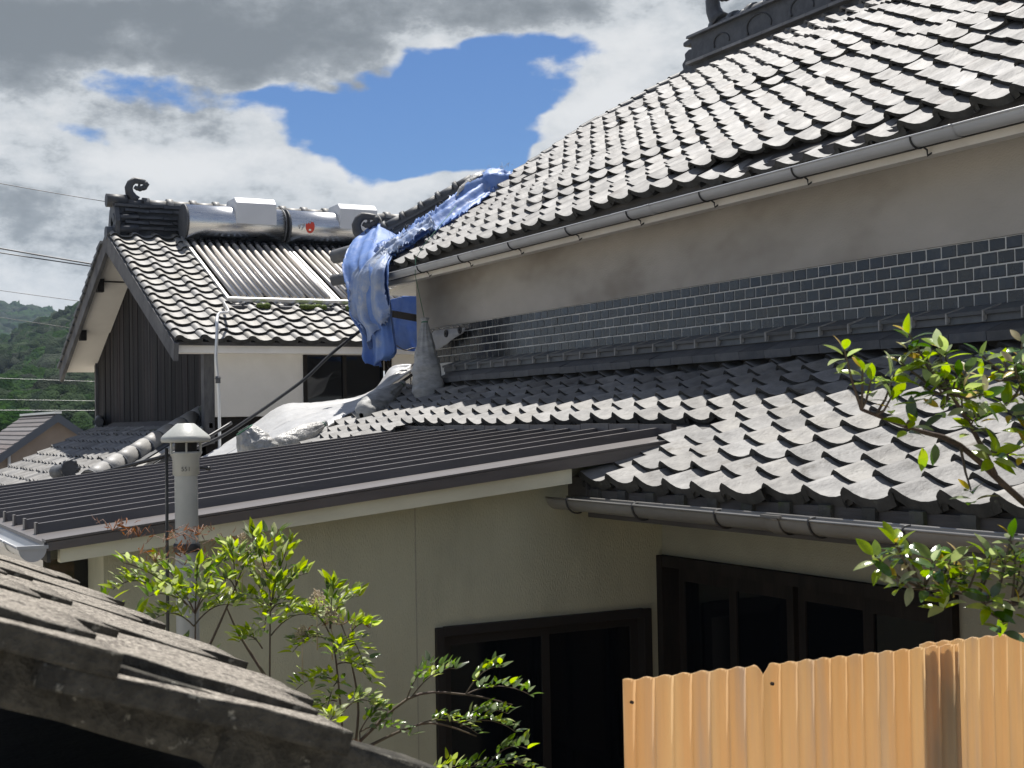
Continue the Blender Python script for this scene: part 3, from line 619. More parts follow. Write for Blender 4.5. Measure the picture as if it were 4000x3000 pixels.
# barge boards, white soffit
for sgn in (1, -1):
    def q_(x, t, dz): return (x, SY1 + sgn * (t - SY1), sz(t) + dz)
    b = MB(); b.hexa([q_(SX0 - .01, SY0 + .02, -.21), q_(SX0 + .04, SY0 + .02, -.21), q_(SX0 + .04, SY1, -.25), q_(SX0 - .01, SY1, -.25), q_(SX0 - .01, SY0 - .02, -.01), q_(SX0 + .04, SY0 - .02, -.01), q_(SX0 + .04, SY1, -.01), q_(SX0 - .01, SY1, -.01)] if sgn == 1 else
        [q_(SX0 + .04, SY0 + .02, -.21), q_(SX0 - .01, SY0 + .02, -.21), q_(SX0 - .01, SY1 - .001, -.25), q_(SX0 + .04, SY1 - .001, -.25), q_(SX0 + .04, SY0 - .02, -.01), q_(SX0 - .01, SY0 - .02, -.01), q_(SX0 - .01, SY1 - .001, -.01), q_(SX0 + .04, SY1 - .001, -.01)])
    b.build('barge_board', M_BARGE, sh)
    for k, (t0, t1) in enumerate(((SY0 + .12, 15.55), (15.56, 16.75), (16.76, SY1 - .03))):
        b = MB(); d0 = -.10 - .035 * (k % 2)
        b.hexa([q_(SX0 + .045, t0, d0 - .02), q_(4.06, t0, d0 - .02), q_(4.06, t1, d0 - .02), q_(SX0 + .045, t1, d0 - .02), q_(SX0 + .045, t0, d0), q_(4.06, t0, d0), q_(4.06, t1, d0), q_(SX0 + .045, t1, d0)]); b.build('verge_soffit', M_PLAST, sh)
for t in (15.56, 16.76):
    y = 2 * SY1 - t; b = MB(); b.box(SX0 + .045, SX0 + .13, y - .06, y + .06, sz(t) - .27, sz(t) - .10); b.build('purlin_end', M_WOODD, sh)
# timber gable wall of upright planks
gw = MB(); gw.add([(4.09, 14.62, GZ), (4.09, 20.6, GZ), (4.09, 20.6, .80), (4.09, SY1, RZ - .15), (4.09, 14.62, .80)], [(0, 1, 2, 3, 4)]); gw.box(4.09, 4.2, 14.7, 20.55, GZ, .8)
gwall = gw.build('gable_wall', M_WOODD, sh)
k = 0; y = 14.62
while y < 20.5:
    wd_ = random.uniform(.10, .17); y1 = min(y + wd_, 20.6)
    def tp(t): return sz(t if t < SY1 else 2 * SY1 - t) - .12
    x = 4.075 - random.uniform(0, .012)
    b = MB(); a, c = y + .002, y1 - .002
    b.hexa([(x, a, -.02), (4.10, a, -.02), (4.10, c, -.02), (x, c, -.02), (x, a, tp(a)), (4.10, a, tp(a)), (4.10, c, tp(c)), (x, c, tp(c))]); b.build('plank', M_PLANK, gwall)
    y = y1; k += 1
b = MB(); b.box(4.04, 4.08, 14.6, 20.6, -.03, .025); b.build('base_flashing', M_ALU, gwall)
b = MB(); b.box(4.03, 4.10, 20.58, 20.66, -.3, 1.0); b.build('corner_trim', M_BARGE, gwall)
b = MB(); b.box(3.99, 4.10, 14.60, 14.72, -.2, .80); b.build('corner_post', M_BARGE, gwall)
# eave box and plaster wall facing the viewer
b = MB(); b.box(SX0 + .03, SX1, SY0 + .07, 14.62, .765, .875); b.build('plaster_eave', M_PLAST, sh)
b = MB(); b.box(4.105, 5.10, 14.60, 14.75, .09, .765); b.box(6.16, 9, 14.60, 14.75, -.8, .765); b.box(5.10, 6.16, 14.60, 14.75, -.8, .0); b.box(4.105, 5.1, 14.66, 14.8, -.9, .09)
pw = b.build('plaster_wall', M_PLAST, sh)
b = MB(); b.box(4.02, 5.1, 14.63, 14.66, -.45, .085); b.build('wall_base_board', M_WOODD, pw)
wf = MB()
for q2 in ((5.10, 5.145, 0, .765), (6.10, 6.16, 0, .765)): pass
wf.box(5.10, 6.16, 14.63, 14.67, -.05, .02); wfo = wf.build('window', M_WOODD, sh)
for q2 in ((5.103, 5.145, 0.02, .764), (6.10, 6.157, .02, .764)): b = MB(); b.box(q2[0], q2[1], 14.585, 14.66, q2[2], q2[3]); b.build('window_jamb', M_WOODD, wfo)
b = MB(); b.box(5.145, 6.10, 14.70, 14.71, 0, .765); b.build('window_pane', M_PANE, wfo)
b = MB(); b.box(5.6, 5.64, 14.67, 14.70, 0, .765); b.build('window_mullion', M_FRAME, wfo)
b = MB(); b.box(5.85, 6.10, SY0 + .055, SY0 + .069, .765, .83); b.build('exposed_render_patch', pm('exposed_ochre_clay', (.36, .23, .11), (.28, .18, .09), 14, .95, .5, 60), pw)
# ridge
b = MB(); b.box(SX0 + .12, SX1, SY1 - .11, SY1 + .11, RZ - .05, RZ + .36); sridge = b.build('ridge', M_DARK2, sh)
for r_, (z, hw) in enumerate(((.05, .19), (.12, .175), (.19, .16), (.27, .17), (.33, .16))):
    for k in range(14):
        x0 = SX0 + .08 + k * .30 + (r_ % 2) * .12; x1 = x0 + .294; wv = random.gauss(0, .006)
        b = MB(); b.hexa([(x0, SY1 - hw, RZ + z - .02 + wv), (x1, SY1 - hw, RZ + z - .02 - wv), (x1, SY1 + hw, RZ + z - .02), (x0, SY1 + hw, RZ + z - .02), (x0, SY1 - hw, RZ + z + .012 + wv), (x1, SY1 - hw, RZ + z + .012 - wv), (x1, SY1 + hw, RZ + z + .03), (x0, SY1 + hw, RZ + z + .03)]); b.build('ridge_course_tile', M_DARK2, sridge)
for k in range(17):
    x = SX0 + .22 + k * .30
    b = MB(); z = RZ + .36; b.tube([(x, SY1, z), (x + .25, SY1, z)], .075, 12); b.tube([(x + .23, SY1, z), (x + .31, SY1, z)], .10, 12); b.build('ridge_cap_tile', M_TILE_S if k else M_DARK, sridge)
b = MB(); b.poly([(SX0 + .13, SY1 + .19, RZ - .08), (SX0 + .13, SY1 + .23, RZ + .12), (SX0 + .13, SY1 + .15, RZ + .30), (SX0 + .13, SY1, RZ + .40), (SX0 + .13, SY1 - .15, RZ + .30), (SX0 + .13, SY1 - .23, RZ + .12), (SX0 + .13, SY1 - .19, RZ - .08)], (-.06, 0, 0)); b.build('ridge_end_tile', M_DARK2, sridge, bevel=.012)
for z, r_, x_ in ((.40, .085, -.10), (.13, .07, -.03), (-.02, .085, -.12)):
    b = MB(); b.tube([(SX0 + .25, SY1 - (.05 if z < .1 else 0), RZ + z), (SX0 + .10 + x_, SY1 - (.05 if z < .1 else 0), RZ + z)], r_, 12); b.build('end_roll_tile', M_DARK2, sridge)
for dz, y_ in ((.17, -.1), (.02, -.15)):
    b = MB(); b.tube([(SX0 + .06, SY1 + y_, RZ + dz), (SX0 + .36, SY1 + y_, RZ + dz + .02)], .055, 10); b.build('end_roll_tile', M_DARK2, sridge)
curl((SX0 + .37, SY1, RZ + .41), (1, 0, 0), 1.05, 'ridge_ornament', sridge)

# ---- lean-to roof below the timber gable
FX, FZ, FS = 3.78, -.055, .45
def fz(X): return FZ + FS * (X - FX)
b = MB(); b.hexa([(1.2, 12.9, fz(1.2) - .05), (4.1, 14.9, fz(4.1) - .05), (4.1, 19.6, fz(4.1) - .05), (1.2, 19.6, fz(1.2) - .05), (1.2, 12.9, fz(1.2) - .012), (4.1, 14.9, fz(4.1) - .012), (4.1, 19.6, fz(4.1) - .012), (1.2, 19.6, fz(1.2) - .012)])
froof = b.build('lean_to_roof', M_FASC, sh)
sl = math.atan(FS); FE = .20
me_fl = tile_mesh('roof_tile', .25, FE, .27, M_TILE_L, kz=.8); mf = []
for j in range(14):
    X = FX - .16 - j * FE * math.cos(sl)
    for k in range(30):
        Y = 19.58 - k * .25
        hy = 14.75 - (FX - X) * 1.05
        if Y < hy + .25: break
        if X < 1.9: continue
        mf.append(frame((X, Y, fz(X)), (0, -1, 0), (math.cos(sl), 0, math.sin(sl))) @ jit(.9))
pieces('roof_tile', me_fl, mf, M_TILE_L, froof, 260)
for k in range(18):
    y1 = 19.6 - k * .275; y0 = y1 - .27
    if y0 < 14.9: break
    b = MB(); j_ = random.gauss(0, .004); b.hexa([(FX - .09, y0, -.085 + j_), (4.08, y0, -.04), (4.08, y1, -.04), (FX - .09, y1, -.085 + j_), (FX - .10, y0, -.045 + j_), (4.08, y0, .0), (4.08, y1, .0), (FX - .10, y1, -.045 + j_)]); b.build('trim_tile', M_MOSS, froof)
hA = Vector((4.12, 15.15, .10)); hB = Vector((2.55, 13.35, -.52))
for k in range(9):
    p = hA.lerp(hB, k / 9); q2 = hA.lerp(hB, (k + 1) / 9)
    b = MB(); b.tube([p + Vector((0, 0, .045)), q2 + Vector((0, 0, .025))], [.088, .098], 16); hr = b.build('hip_roll_tile', M_TILE_S, froof)
    b = MB(); e = (q2 - p).normalized() * .02; b.tube([q2 + Vector((0, 0, .025)) - e, q2 + Vector((0, 0, .025)) + e * .3], .104, 16); b.build('hip_roll_lip', M_DARK2, froof)
b = MB(); b.bar(hA - Vector((0, .04, .06)), hB - Vector((0, .04, .08)), .26, .12); b.bar(hA + Vector((.06, -.16, -.12)), hB + Vector((.06, -.16, -.14)), .2, .10); b.build('hip_bedding', M_DARK, froof)
b = MB(); b.bar(hA + Vector((.10, -.20, -.04)), hB + Vector((.10, -.20, -.06)), .06, .04); b.build('hip_mortar', M_JOINT, froof)
b = MB(); b.lathe([(.001, .20), (.10, .18), (.19, .09), (.21, 0), (.21, -.12)], 16, (4.22, 15.0, .10)); b.build('hip_top_cap', M_MOSS, froof)
b = MB(); b.tube([(2.60, 15.45, -.47), (2.66, 15.05, -.46)], .075, 14); rl = b.build('verge_roll_tile', M_DARK, froof)
b = MB(); b.tube([(2.665, 15.06, -.43), (2.672, 15.0, -.43)], .092, 12)
for a_ in np.linspace(0, 2 * math.pi, 6, endpoint=False): b.lathe([(.001, -.03), (.03, -.02), (.036, 0), (.03, .02), (.001, .03)], 8, (2.672 + .075 * math.cos(a_), 15.03, -.43 + .075 * math.sin(a_)))
b.build('roll_end_cap', M_DARK2, rl)
for z, r_ in ((.0, .07), (.12, .06)):
    b = MB(); b.tube([(3.90, 19.7, -.05 + z), (4.02, 20.3, .0 + z)], r_, 10); b.build('verge_roll_tile', M_DARK, froof)

# ---- two solar water heaters on the roof slope
UV = Vector((0, math.cos(math.atan(SS)), math.sin(math.atan(SS)))); NV = Vector((0, -math.sin(math.atan(SS)), math.cos(math.atan(SS))))
def rp(x, y, h): return Vector((x, y, sz(y))) + NV * h
def solar(x0, label, bx, emblem):
    t = empty('solar_water_heater', rp(x0 + .65, 16.5, .05), label, 'solar heater', 'solar water heaters on the gabled roof')
    ty, tz, tr = 17.22, 2.56, .225
    b = MB(); n = 28; b.tube([(x0 + .0, ty, tz), (x0 + 1.27, ty, tz)], tr, n, smooth=True); tank = b.build('tank', M_STEEL, t)
    for x in (x0 - .012, x0 + 1.262):
        b = MB(); b.tube([(x, ty, tz), (x + .02, ty, tz)], tr + .004, n); b.build('tank_end', M_DARK, tank)
    b = MB(); b.poly([(bx, ty - .24, tz - .02), (bx, ty - .24, tz + .25), (bx, ty - .15, tz + .325), (bx, ty + .17, tz + .325), (bx, ty + .245, tz + .245), (bx, ty + .245, tz + .05)], (.53, 0, 0)); b.build('cistern_box', M_BOXW, t, bevel=.01)
    for i in range(12):
        x = x0 + .075 + i * .102
        a = rp(x, 17.14, .10); c = rp(x, 15.33, .10)
        b = MB(); b.tube([a, c], .026, 10); tb = b.build('collector_tube', M_TUBE, t)
        b = MB(); b.tube([rp(x, 17.16, .10), rp(x, 17.06, .10)], .034, 10); b.build('tube_collar', M_TUBEB, tb)
        b = MB(); rows_ = [[rp(x + .051 + dx, yy, .055 + hh) for dx, hh in ((-.046, .01), (-.025, -.006), (0, -.012), (.025, -.006), (.046, .01))] for yy in (15.36, 17.1)]
        b.grid(rows_); b.build('reflector', M_ALU, t)
    for x in (x0 - .01, x0 + 1.265):
        b = MB(); b.bar(rp(x, 15.26, .075), rp(x, 17.3, .075), .03, .05, NV); b.build('side_rail', M_ALU, t)
    b = MB(); b.bar(rp(x0 - .02, 15.27, .085), rp(x0 + 1.28, 15.27, .085), .035, .05, NV); b.build('bottom_rail', M_ALU, t)
    b = MB(); b.bar(rp(x0 - .02, 15.20, .03), rp(x0 + 1.28, 15.20, .03), .05, .035, NV); b.build('foot_rail', M_BARGE, t)
    b = MB(); b.bar(rp(x0 + .02, 16.2, .035), rp(x0 + 1.24, 16.2, .035), 1.75, .01, NV); b.build('back_panel', M_TUBEB, t)
    for i in range(6):
        x = x0 + .1 + i * .21; b = MB(); b.bar(rp(x, 15.24, .04), rp(x + .05, 15.20, .085), .025, .012, NV); b.build('clip', M_ALU, t)
    if emblem:
        def cyl(u, v, e=.003): return (x0 + u, ty - (tr + e) * math.cos(v), tz + (tr + e) * math.sin(v))
        def disc(cu, cv, ru, rv, mt, e, nm):
            b = MB(); b.add([cyl(cu, cv, e)] + [cyl(cu + ru * math.cos(a_), cv + rv * math.sin(a_), e) for a_ in np.linspace(0, 2 * math.pi, 24, endpoint=False)], [(0, 1 + i, 1 + (i + 1) % 24) for i in range(24)], True); b.build(nm, mt, tank)
        disc(.26, -.02, .062, .40, M_RED, .003, 'red_emblem')
        b = MB(); P_ = [(.205, .22), (.225, .40), (.255, .48), (.30, .42), (.32, .28), (.295, .22), (.285, .32), (.272, .24), (.262, .34), (.245, .16), (.23, .24), (.216, .08)]
        b.add([cyl(.262, .30, .005)] + [cyl(u, v, .005) for u, v in P_], [(0, i, i + 1) for i in range(1, len(P_))] + [(0, len(P_), 1)]); b.build('pale_brush_mark', M_STEEL, tank)
        for P_ in ([(.085, .02), (.115, -.22), (.135, .08), (.122, .08), (.114, -.06), (.098, .02)], [(.14, .10), (.185, .14), (.18, -.02), (.15, -.24), (.138, -.26), (.165, -.02), (.150, .02), (.150, .06), (.172, .07)]):
            b = MB(); cx = sum(p_[0] for p_ in P_) / len(P_); cy_ = sum(p_[1] for p_ in P_) / len(P_)
            b.add([cyl(cx, cy_, .004)] + [cyl(u, v, .004) for u, v in P_], [(0, i, i + 1) for i in range(1, len(P_))] + [(0, len(P_), 1)]); b.build('grey_emblem', M_GREYP, tank)
    return t
solar(4.47, 'solar water heater on the gabled roof, left of the two, with plain steel tank', 5.08, False)
solar(5.80, 'solar water heater on the gabled roof, right of the two, with red round emblem', 6.47, True)
for cx, nn in ((5.45, 9), (5.95, 5), (4.85, 4)):
    b = MB()
    for i in range(nn):
        x = cx + (i - nn / 2) * .034; p = rp(x, 15.19, .05); r_ = random.uniform(.032, .05)
        b.lathe([(.001, r_ * .8), (r_ * .6, r_ * .55), (r_, 0), (r_ * .8, -r_ * .7), (.001, -r_ * .9)], 8, p)
    tag(b.build('moss_clump', M_MOSSG), 'bright green moss clump hanging under the solar collector frame' + {5.45: ', largest, in the middle', 5.95: ', by the gap beside the tarp', 4.85: ', thin one near the conduit'}[cx], 'moss', 'moss under the collectors')

# ================================================================== distant brown house, hills, ground
bh = empty('brown_house', (7.5, 46, GZ), 'small brown stucco house with brown slate gable roof far left', 'house')
apx, apz, sl_ = 7.63, .44, .72
b = MB(); b.add([(5.0, 45.2, GZ - 3), (9.6, 45.2, GZ - 3), (9.6, 45.2, -.95), (apx, 45.2, apz - .15), (5.0, 45.2, apz - .15 - sl_ * 2.63)], [(0, 1, 2, 3, 4)]); b.box(5.0, 9.6, 45.25, 52, GZ - 3, -1.6); b.build('wall', M_BROWNW, bh)
for sgn, xe in ((-1, 4.6), (1, 9.9)):
    b = MB(); ze = apz - sl_ * abs(xe - apx); o_ = (0, 7, 0)
    b.poly([(apx, 44.9, apz), (xe, 44.9, ze), (xe, 44.9, ze - .12), (apx, 44.9, apz - .13)], o_); rf = b.build('roof', M_SHING, bh)
    b = MB(); b.poly([(apx, 44.87, apz + .02), (xe, 44.87, ze + .02), (xe, 44.87, ze - .22), (apx, 44.87, apz - .25)], (0, .03, 0)); b.build('barge_board', M_TRIMN, bh)
    if sgn < 0:
        for k in range(16):
            t0 = k / 16; t1 = (k + 1) / 16; xa, xb = apx + (xe - apx) * t0, apx + (xe - apx) * t1; za, zb = apz + (ze - apz) * t0, apz + (ze - apz) * t1
            b = MB(); b.hexa([(xb, 44.95, zb), (xa, 44.95, za), (xa, 51.9, za), (xb, 51.9, zb), (xb, 44.95, zb + .05), (xa, 44.95, za + .012), (xa, 51.9, za + .012), (xb, 51.9, zb + .05)]); b.build('slate_course', M_SHING, rf)
b = MB(); b.bar((apx, 44.86, apz + .05), (apx, 52, apz + .05), .22, .07); b.build('ridge_cap', M_ALU, bh)
b = MB(); b.tube([(6.2, 45.12, -3.2), (6.2, 45.12, -.75)], .05, 8); b.build('downpipe', M_BOXW, bh)
b = MB(); b.box(6.7, 7.7, 45.15, 45.19, -2.4, -1.28); b.build('window', M_PANE, bh)

g = MB(); N_ = 40
g.add([(-1800, -300, GZ), (2400, -300, GZ), (2400, 2600, GZ), (-1800, 2600, GZ)], [(0, 1, 2, 3)]); tag(g.build('ground', M_GROUND), kind='structure')

from mathutils import noise as mn
def hill_near(X, Y):
    """wooded spur rising to the right; X measured at Y"""
    u = X / Y
    ridge_z = np.interp(u, [.02, .11, .138, .155, .176, .19, .21, .26, .40], [.030, .040, .053, .062, .071, .078, .087, .09, .08]) * 470
    t = min(max((Y - 95) / 375.0, 0), 1); t2 = t * t * (3 - 2 * t) * .55 + t * .45
    f = 1 - max(0, (Y - 470) / 200.0)
    return GZ + (ridge_z - GZ) * t2 * max(f, -.2) + 2.0 * mn.noise((X * .03, Y * .03, 0))
def hill_far(X, Y):
    u = X / Y
    ridge_z = np.interp(u, [-.1, .05, .115, .132, .142, .154, .166, .18, .3], [.080, .084, .0845, .0835, .082, .0805, .0745, .07, .055]) * 1000
    t = min(max((Y - 520) / 480.0, 0), 1); f = 1 - max(0, (Y - 1000) / 300.0)
    return GZ + (ridge_z - GZ) * t * max(f, 0) + 5 * mn.noise((X * .012, Y * .012, 3))
def terrain(name, fn, u0, u1, Y0, Y1, nu, ny):
    rows_ = []
    for Y in np.linspace(Y0, Y1, ny): rows_.append([(u * Y, Y, fn(u * Y, Y)) for u in np.linspace(u0, u1, nu)])
    b = MB(); b.grid(rows_); return tag(b.build(name, M_HILL), kind='structure')
terrain('near_hill', hill_near, .02, .40, 95, 600, 40, 40); terrain('far_hill', hill_far, -.1, .32, 520, 1250, 40, 30)
import bmesh
def crown_mesh(seed):
    bm = bmesh.new(); bmesh.ops.create_icosphere(bm, subdivisions=3, radius=1)
    for v in bm.verts:
        p = v.co.copy(); f = 1 + .40 * mn.noise(p * 1.6 + Vector((seed, 0, 0))) + .36 * mn.noise(p * 4.0 + Vector((0, seed, 0))) + .30 * mn.noise(p * 9 + Vector((0, 0, seed)))
        v.co = p * f; v.co.z *= .85
    me = bpy.data.meshes.new('crown'); bm.to_mesh(me); bm.free()
    for p in me.polygons: p.use_smooth = False
    return me
def forest(name, fn, u0, u1, Y0, Y1, n, s0, s1, label, seed):
    random.seed(seed); mats = [[] for _ in range(3)]; ms_ = [crown_mesh(seed + i * 3.7) for i in range(3)]
    for i in range(n):
        Y = Y0 + (Y1 - Y0) * random.random() ** .8; X = random.uniform(u0, u1) * Y; s_ = random.uniform(s0, s1) * (.7 + .5 * random.random())
        mats[i % 3].append(Matrix.Translation((X, Y, fn(X, Y) + s_ * .25)) @ Matrix.Rotation(random.uniform(0, 6.28), 4, 'Z') @ Matrix.Diagonal((s_, s_, s_ * random.uniform(.8, 1.25), 1)))
    V, F, A = [], [], []; base = 0
    for me, ml_ in zip(ms_, mats):
        n_ = len(me.vertices); co = np.empty(n_ * 3, np.float32); me.vertices.foreach_get('co', co); co = np.c_[co.reshape(-1, 3), np.ones(n_)]
        fs = np.empty(len(me.polygons) * 3, np.int32); me.polygons.foreach_get('vertices', fs)
        for m_ in ml_:
            V.append((co @ np.array(m_).T)[:, :3]); F.append(fs + base); A.append(np.full(n_, random.random(), np.float32)); base += n_
    V = np.concatenate(V).astype(np.float32); F = np.concatenate(F); A = np.concatenate(A); nf = len(F) // 3
    M = bpy.data.meshes.new(name); M.vertices.add(len(V)); M.vertices.foreach_set('co', V.ravel()); M.loops.add(len(F)); M.loops.foreach_set('vertex_index', F)
    M.polygons.add(nf); M.polygons.foreach_set('loop_start', np.arange(nf, dtype=np.int32) * 3); M.update(calc_edges=True); M.validate()
    M.attributes.new('rnd', 'FLOAT', 'POINT').data.foreach_set('value', A); M.materials.append(M_FOR)
    o = bpy.data.objects.new(name, M); C.objects.link(o); return tag(o, label, 'forest', kind='stuff')
forest('hillside_forest', hill_near, .09, .225, 110, 480, 3000, 1.7, 3.4, 'dense green broadleaf forest covering the near hillside', 11)
forest('far_forest', hill_far, .06, .22, 640, 1040, 1100, 4, 7, 'bluish distant forest on the far ridge behind', 23)
random.seed(99)

# ================================================================== blue tarpaulins
def interp_rows(rows, n):
    """smooth a list of point lists (each row equally long) to n rows"""
    P = np.array(rows, float); m = len(P); t = np.linspace(0, m - 1, n); out_ = []
    for u in t:
        i = min(int(u), m - 2); f = u - i; p0, p1, p2, p3 = P[max(i - 1, 0)], P[i], P[i + 1], P[min(i + 2, m - 1)]
        out_.append(.5 * ((2 * p1) + (-p0 + p2) * f + (2 * p0 - 5 * p1 + 4 * p2 - p3) * f ** 2 + (-p0 + 3 * p1 - 3 * p2 + p3) * f ** 3))
    return np.array(out_)
def cloth(name, rows, mat, nu=46, nv=60, folds=(), crumple=.012, parent=None, seed=0, toward=(-.9, -.4, .1), ragged=0, thin=.003):
    """cloth through rows of points; folds = (count, amplitude, phase); pushed in and out along 'toward'"""
    rows = [list(r) for r in rows]
    G = interp_rows(rows, nv); G = np.swapaxes(interp_rows(np.swapaxes(G, 0, 1), nu), 0, 1); tw = Vector(toward).normalized()
    out_ = []
    for i in range(nv):
        r = []
        for j in range(nu):
            u, v = j / (nu - 1), i / (nv - 1); p = Vector(G[i][j]); d = 0
            for c_, a_, ph in folds:
                wv = math.sin(2 * math.pi * c_ * (u + .10 * math.sin(3.1 * v + ph)) + ph + 1.3 * v); d += a_ * (.35 + .65 * v) * (abs(wv) ** .7 * (1 if wv > 0 else -1))
            d += crumple * (mn.noise(p * 9 + Vector((seed, 0, 0))) * 1.4 + mn.noise(p * 22 + Vector((0, seed, 0))) * .8 + .5 * mn.noise(p * 47))
            if ragged and (i == 0 or i == nv - 1 or j == 0 or j == nu - 1): p = p + Vector((0, random.gauss(0, ragged), random.gauss(0, ragged)))
            r.append(p + tw * d)
        out_.append(r)
    b = MB(); b.grid(out_); return b.build(name, mat, parent, solid=thin)
def rv0(k): return Vector((random.gauss(0, k), random.gauss(0, k), random.gauss(0, k)))
tarp = empty('blue_tarpaulin', (5.0, 12.2, 1.4), 'torn blue tarpaulin wrapped along the hip ridge and hanging over the eave corner', 'tarp')
cloth('hanging_drape', [
    [(5.34, 13.18, 1.98), (5.38, 13.14, 2.04), (5.44, 13.08, 2.03), (5.52, 12.98, 1.97)],
    [(5.16, 13.12, 1.86), (5.24, 12.98, 1.92), (5.36, 12.85, 1.92), (5.50, 12.75, 1.86)],
    [(5.03, 12.95, 1.74), (5.08, 12.75, 1.77), (5.20, 12.55, 1.76), (5.36, 12.45, 1.74)],
    [(4.91, 12.78, 1.57), (4.93, 12.52, 1.58), (5.00, 12.22, 1.60), (5.10, 12.02, 1.60)],
    [(4.88, 12.66, 1.42), (4.88, 12.36, 1.42), (4.90, 12.02, 1.43), (4.94, 11.74, 1.45)],
    [(4.88, 12.57, 1.30), (4.88, 12.28, 1.28), (4.88, 11.92, 1.26), (4.89, 11.62, 1.26)],
    [(4.88, 12.50, 1.12), (4.89, 12.24, 1.11), (4.89, 11.86, 1.08), (4.89, 11.58, 1.06)],
    [(4.89, 12.47, 1.00), (4.90, 12.20, .98), (4.90, 11.86, .96), (4.90, 11.60, .94)],
    [(4.90, 12.22, .82), (4.90, 12.02, .80), (4.90, 11.78, .79), (4.90, 11.58, .80)],
    [(4.90, 12.20, .62), (4.90, 12.00, .60), (4.90, 11.76, .60), (4.90, 11.56, .66)],
    [(4.90, 12.12, .55), (4.90, 11.99, .53), (4.90, 11.86, .55), (4.90, 11.70, .60)]], M_TARP, 54, 84, ((1.7, .055, .4), (4.3, .022, 2.0)), .006, tarp, 3, ragged=.006)
cloth('pale_overlay', [
    [(5.06, 12.22, 1.68), (5.06, 12.12, 1.66), (5.06, 12.03, 1.62), (5.02, 11.92, 1.56)],
    [(4.86, 12.40, 1.44), (4.86, 12.16, 1.44), (4.86, 11.92, 1.43), (4.88, 11.72, 1.42)],
    [(4.83, 12.45, 1.22), (4.83, 12.18, 1.20), (4.84, 11.92, 1.20), (4.85, 11.66, 1.22)],
    [(4.83, 12.36, 1.02), (4.83, 12.16, .98), (4.84, 11.90, 1.02), (4.85, 11.58, 1.08)],
    [(4.84, 12.10, .90), (4.84, 12.02, .86), (4.84, 11.80, .92), (4.85, 11.56, 1.00)],
    [(4.84, 12.05, .84), (4.84, 11.99, .70), (4.84, 11.78, .88), (4.85, 11.60, .90)]], M_TARP2, 48, 60, ((2.3, .045, 1.1), (5.5, .016, .2)), .006, tarp, 8, ragged=.010)
lo = [(5.00, 12.02, 1.50), (5.126, 11.93, 1.59), (5.278, 11.83, 1.69), (5.429, 11.75, 1.79), (5.60, 11.72, 1.89), (5.82, 11.78, 2.04), (6.14, 11.95, 2.24)]
hi = [(5.12, 12.45, 1.72), (5.28, 12.44, 1.80), (5.44, 12.40, 1.90), (5.60, 12.33, 2.00), (5.80, 12.30, 2.14), (6.06, 12.34, 2.31), (6.36, 12.30, 2.48)]
cloth('strip_along_hip', [[h, tuple(Vector(h).lerp(Vector(l), .34) + Vector((0, 0, .035))), tuple(Vector(h).lerp(Vector(l), .68) + Vector((0, 0, .035))), l] for h, l in zip(hi, lo)], M_TARP, 26, 90, ((1.8, .030, .3), (3.7, .012, 1.7)), .009, tarp, 5, toward=(-.5, -.3, .8), ragged=.016)
cloth('frayed_edge', [[tuple(Vector(l) + Vector((-.02, -.03, .045))), tuple(Vector(l).lerp(Vector(h), .22) + Vector((-.02, 0, .075))), tuple(Vector(l).lerp(Vector(h), .4) + Vector((-.01, 0, .07)))] for h, l in zip(hi[:4], lo[:4])], M_TARP2, 20, 60, ((2.6, .016, .8),), .022, tarp, 15, toward=(-.5, -.3, .8), ragged=.022)
# bundle at the top of the hip: tiles wrapped in tarp
b = MB(); c0 = Vector((6.17, 12.20, 2.28)); ax = Vector((.88, -.42, .52)).normalized()
rows_ = []
for i in range(26):
    v = i / 25; r_ = .21 * math.sin(math.pi * min(max(v, .03), .97)) ** .55; ring_ = []
    sdv = ax.cross(Vector((0, 0, 1))).normalized(); upv = sdv.cross(ax)
    for j in range(28):
        a_ = 2 * math.pi * j / 27; p = c0 + ax * ((v - .5) * .66) + sdv * (math.cos(a_) * r_ * .95) + upv * (math.sin(a_) * r_ * .80)
        ring_.append(p + (p - c0).normalized() * (.030 * mn.noise(p * 8) + .02 * mn.noise(p * 21) + .012 * math.sin(a_ * 6 + v * 7)))
    rows_.append(ring_)
b.grid(rows_); b.build('wrapped_bundle', M_TARP, tarp)
b = MB(); rows_ = []
for i in range(16):      # torn translucent film over the upper left of the bundle
    v = i / 15; rr = .215 * math.sin(math.pi * min(max(.04 + .55 * v, .03), .97)) ** .55; rows_.append([c0 + ax * ((.04 + .55 * v - .5) * .66) + sdv * (math.cos(a_) * rr * .98) + upv * (math.sin(a_) * rr * .84) + rv0(.006) for a_ in np.linspace(.75, 2.3, 14)])
b.grid(rows_); b.build('torn_clear_film', M_SACKW, tarp, solid=.003)
for i in range(110):        # loose fibres along the torn edges
    h, l = random.choice(list(zip(hi, lo))); p = Vector(random.choice((h, l))) + Vector((random.gauss(0, .05), random.gauss(0, .06), .03 + random.gauss(0, .02)))
    if i > 80: p = c0 + ax * random.uniform(.1, .3) + Vector((random.gauss(0, .05), random.gauss(0, .05), .12))
    if i == 0: fb = MB()
    d = Vector((random.gauss(0, 1), random.gauss(0, 1), random.gauss(.5, 1))).normalized() * random.uniform(.02, .06)
    fb.tube([p, p + d * .5 + Vector((0, 0, .006)), p + d], .0016, 3, cap=False)
tag(fb.build('loose_fibres', M_SACKW, tarp), kind='stuff')
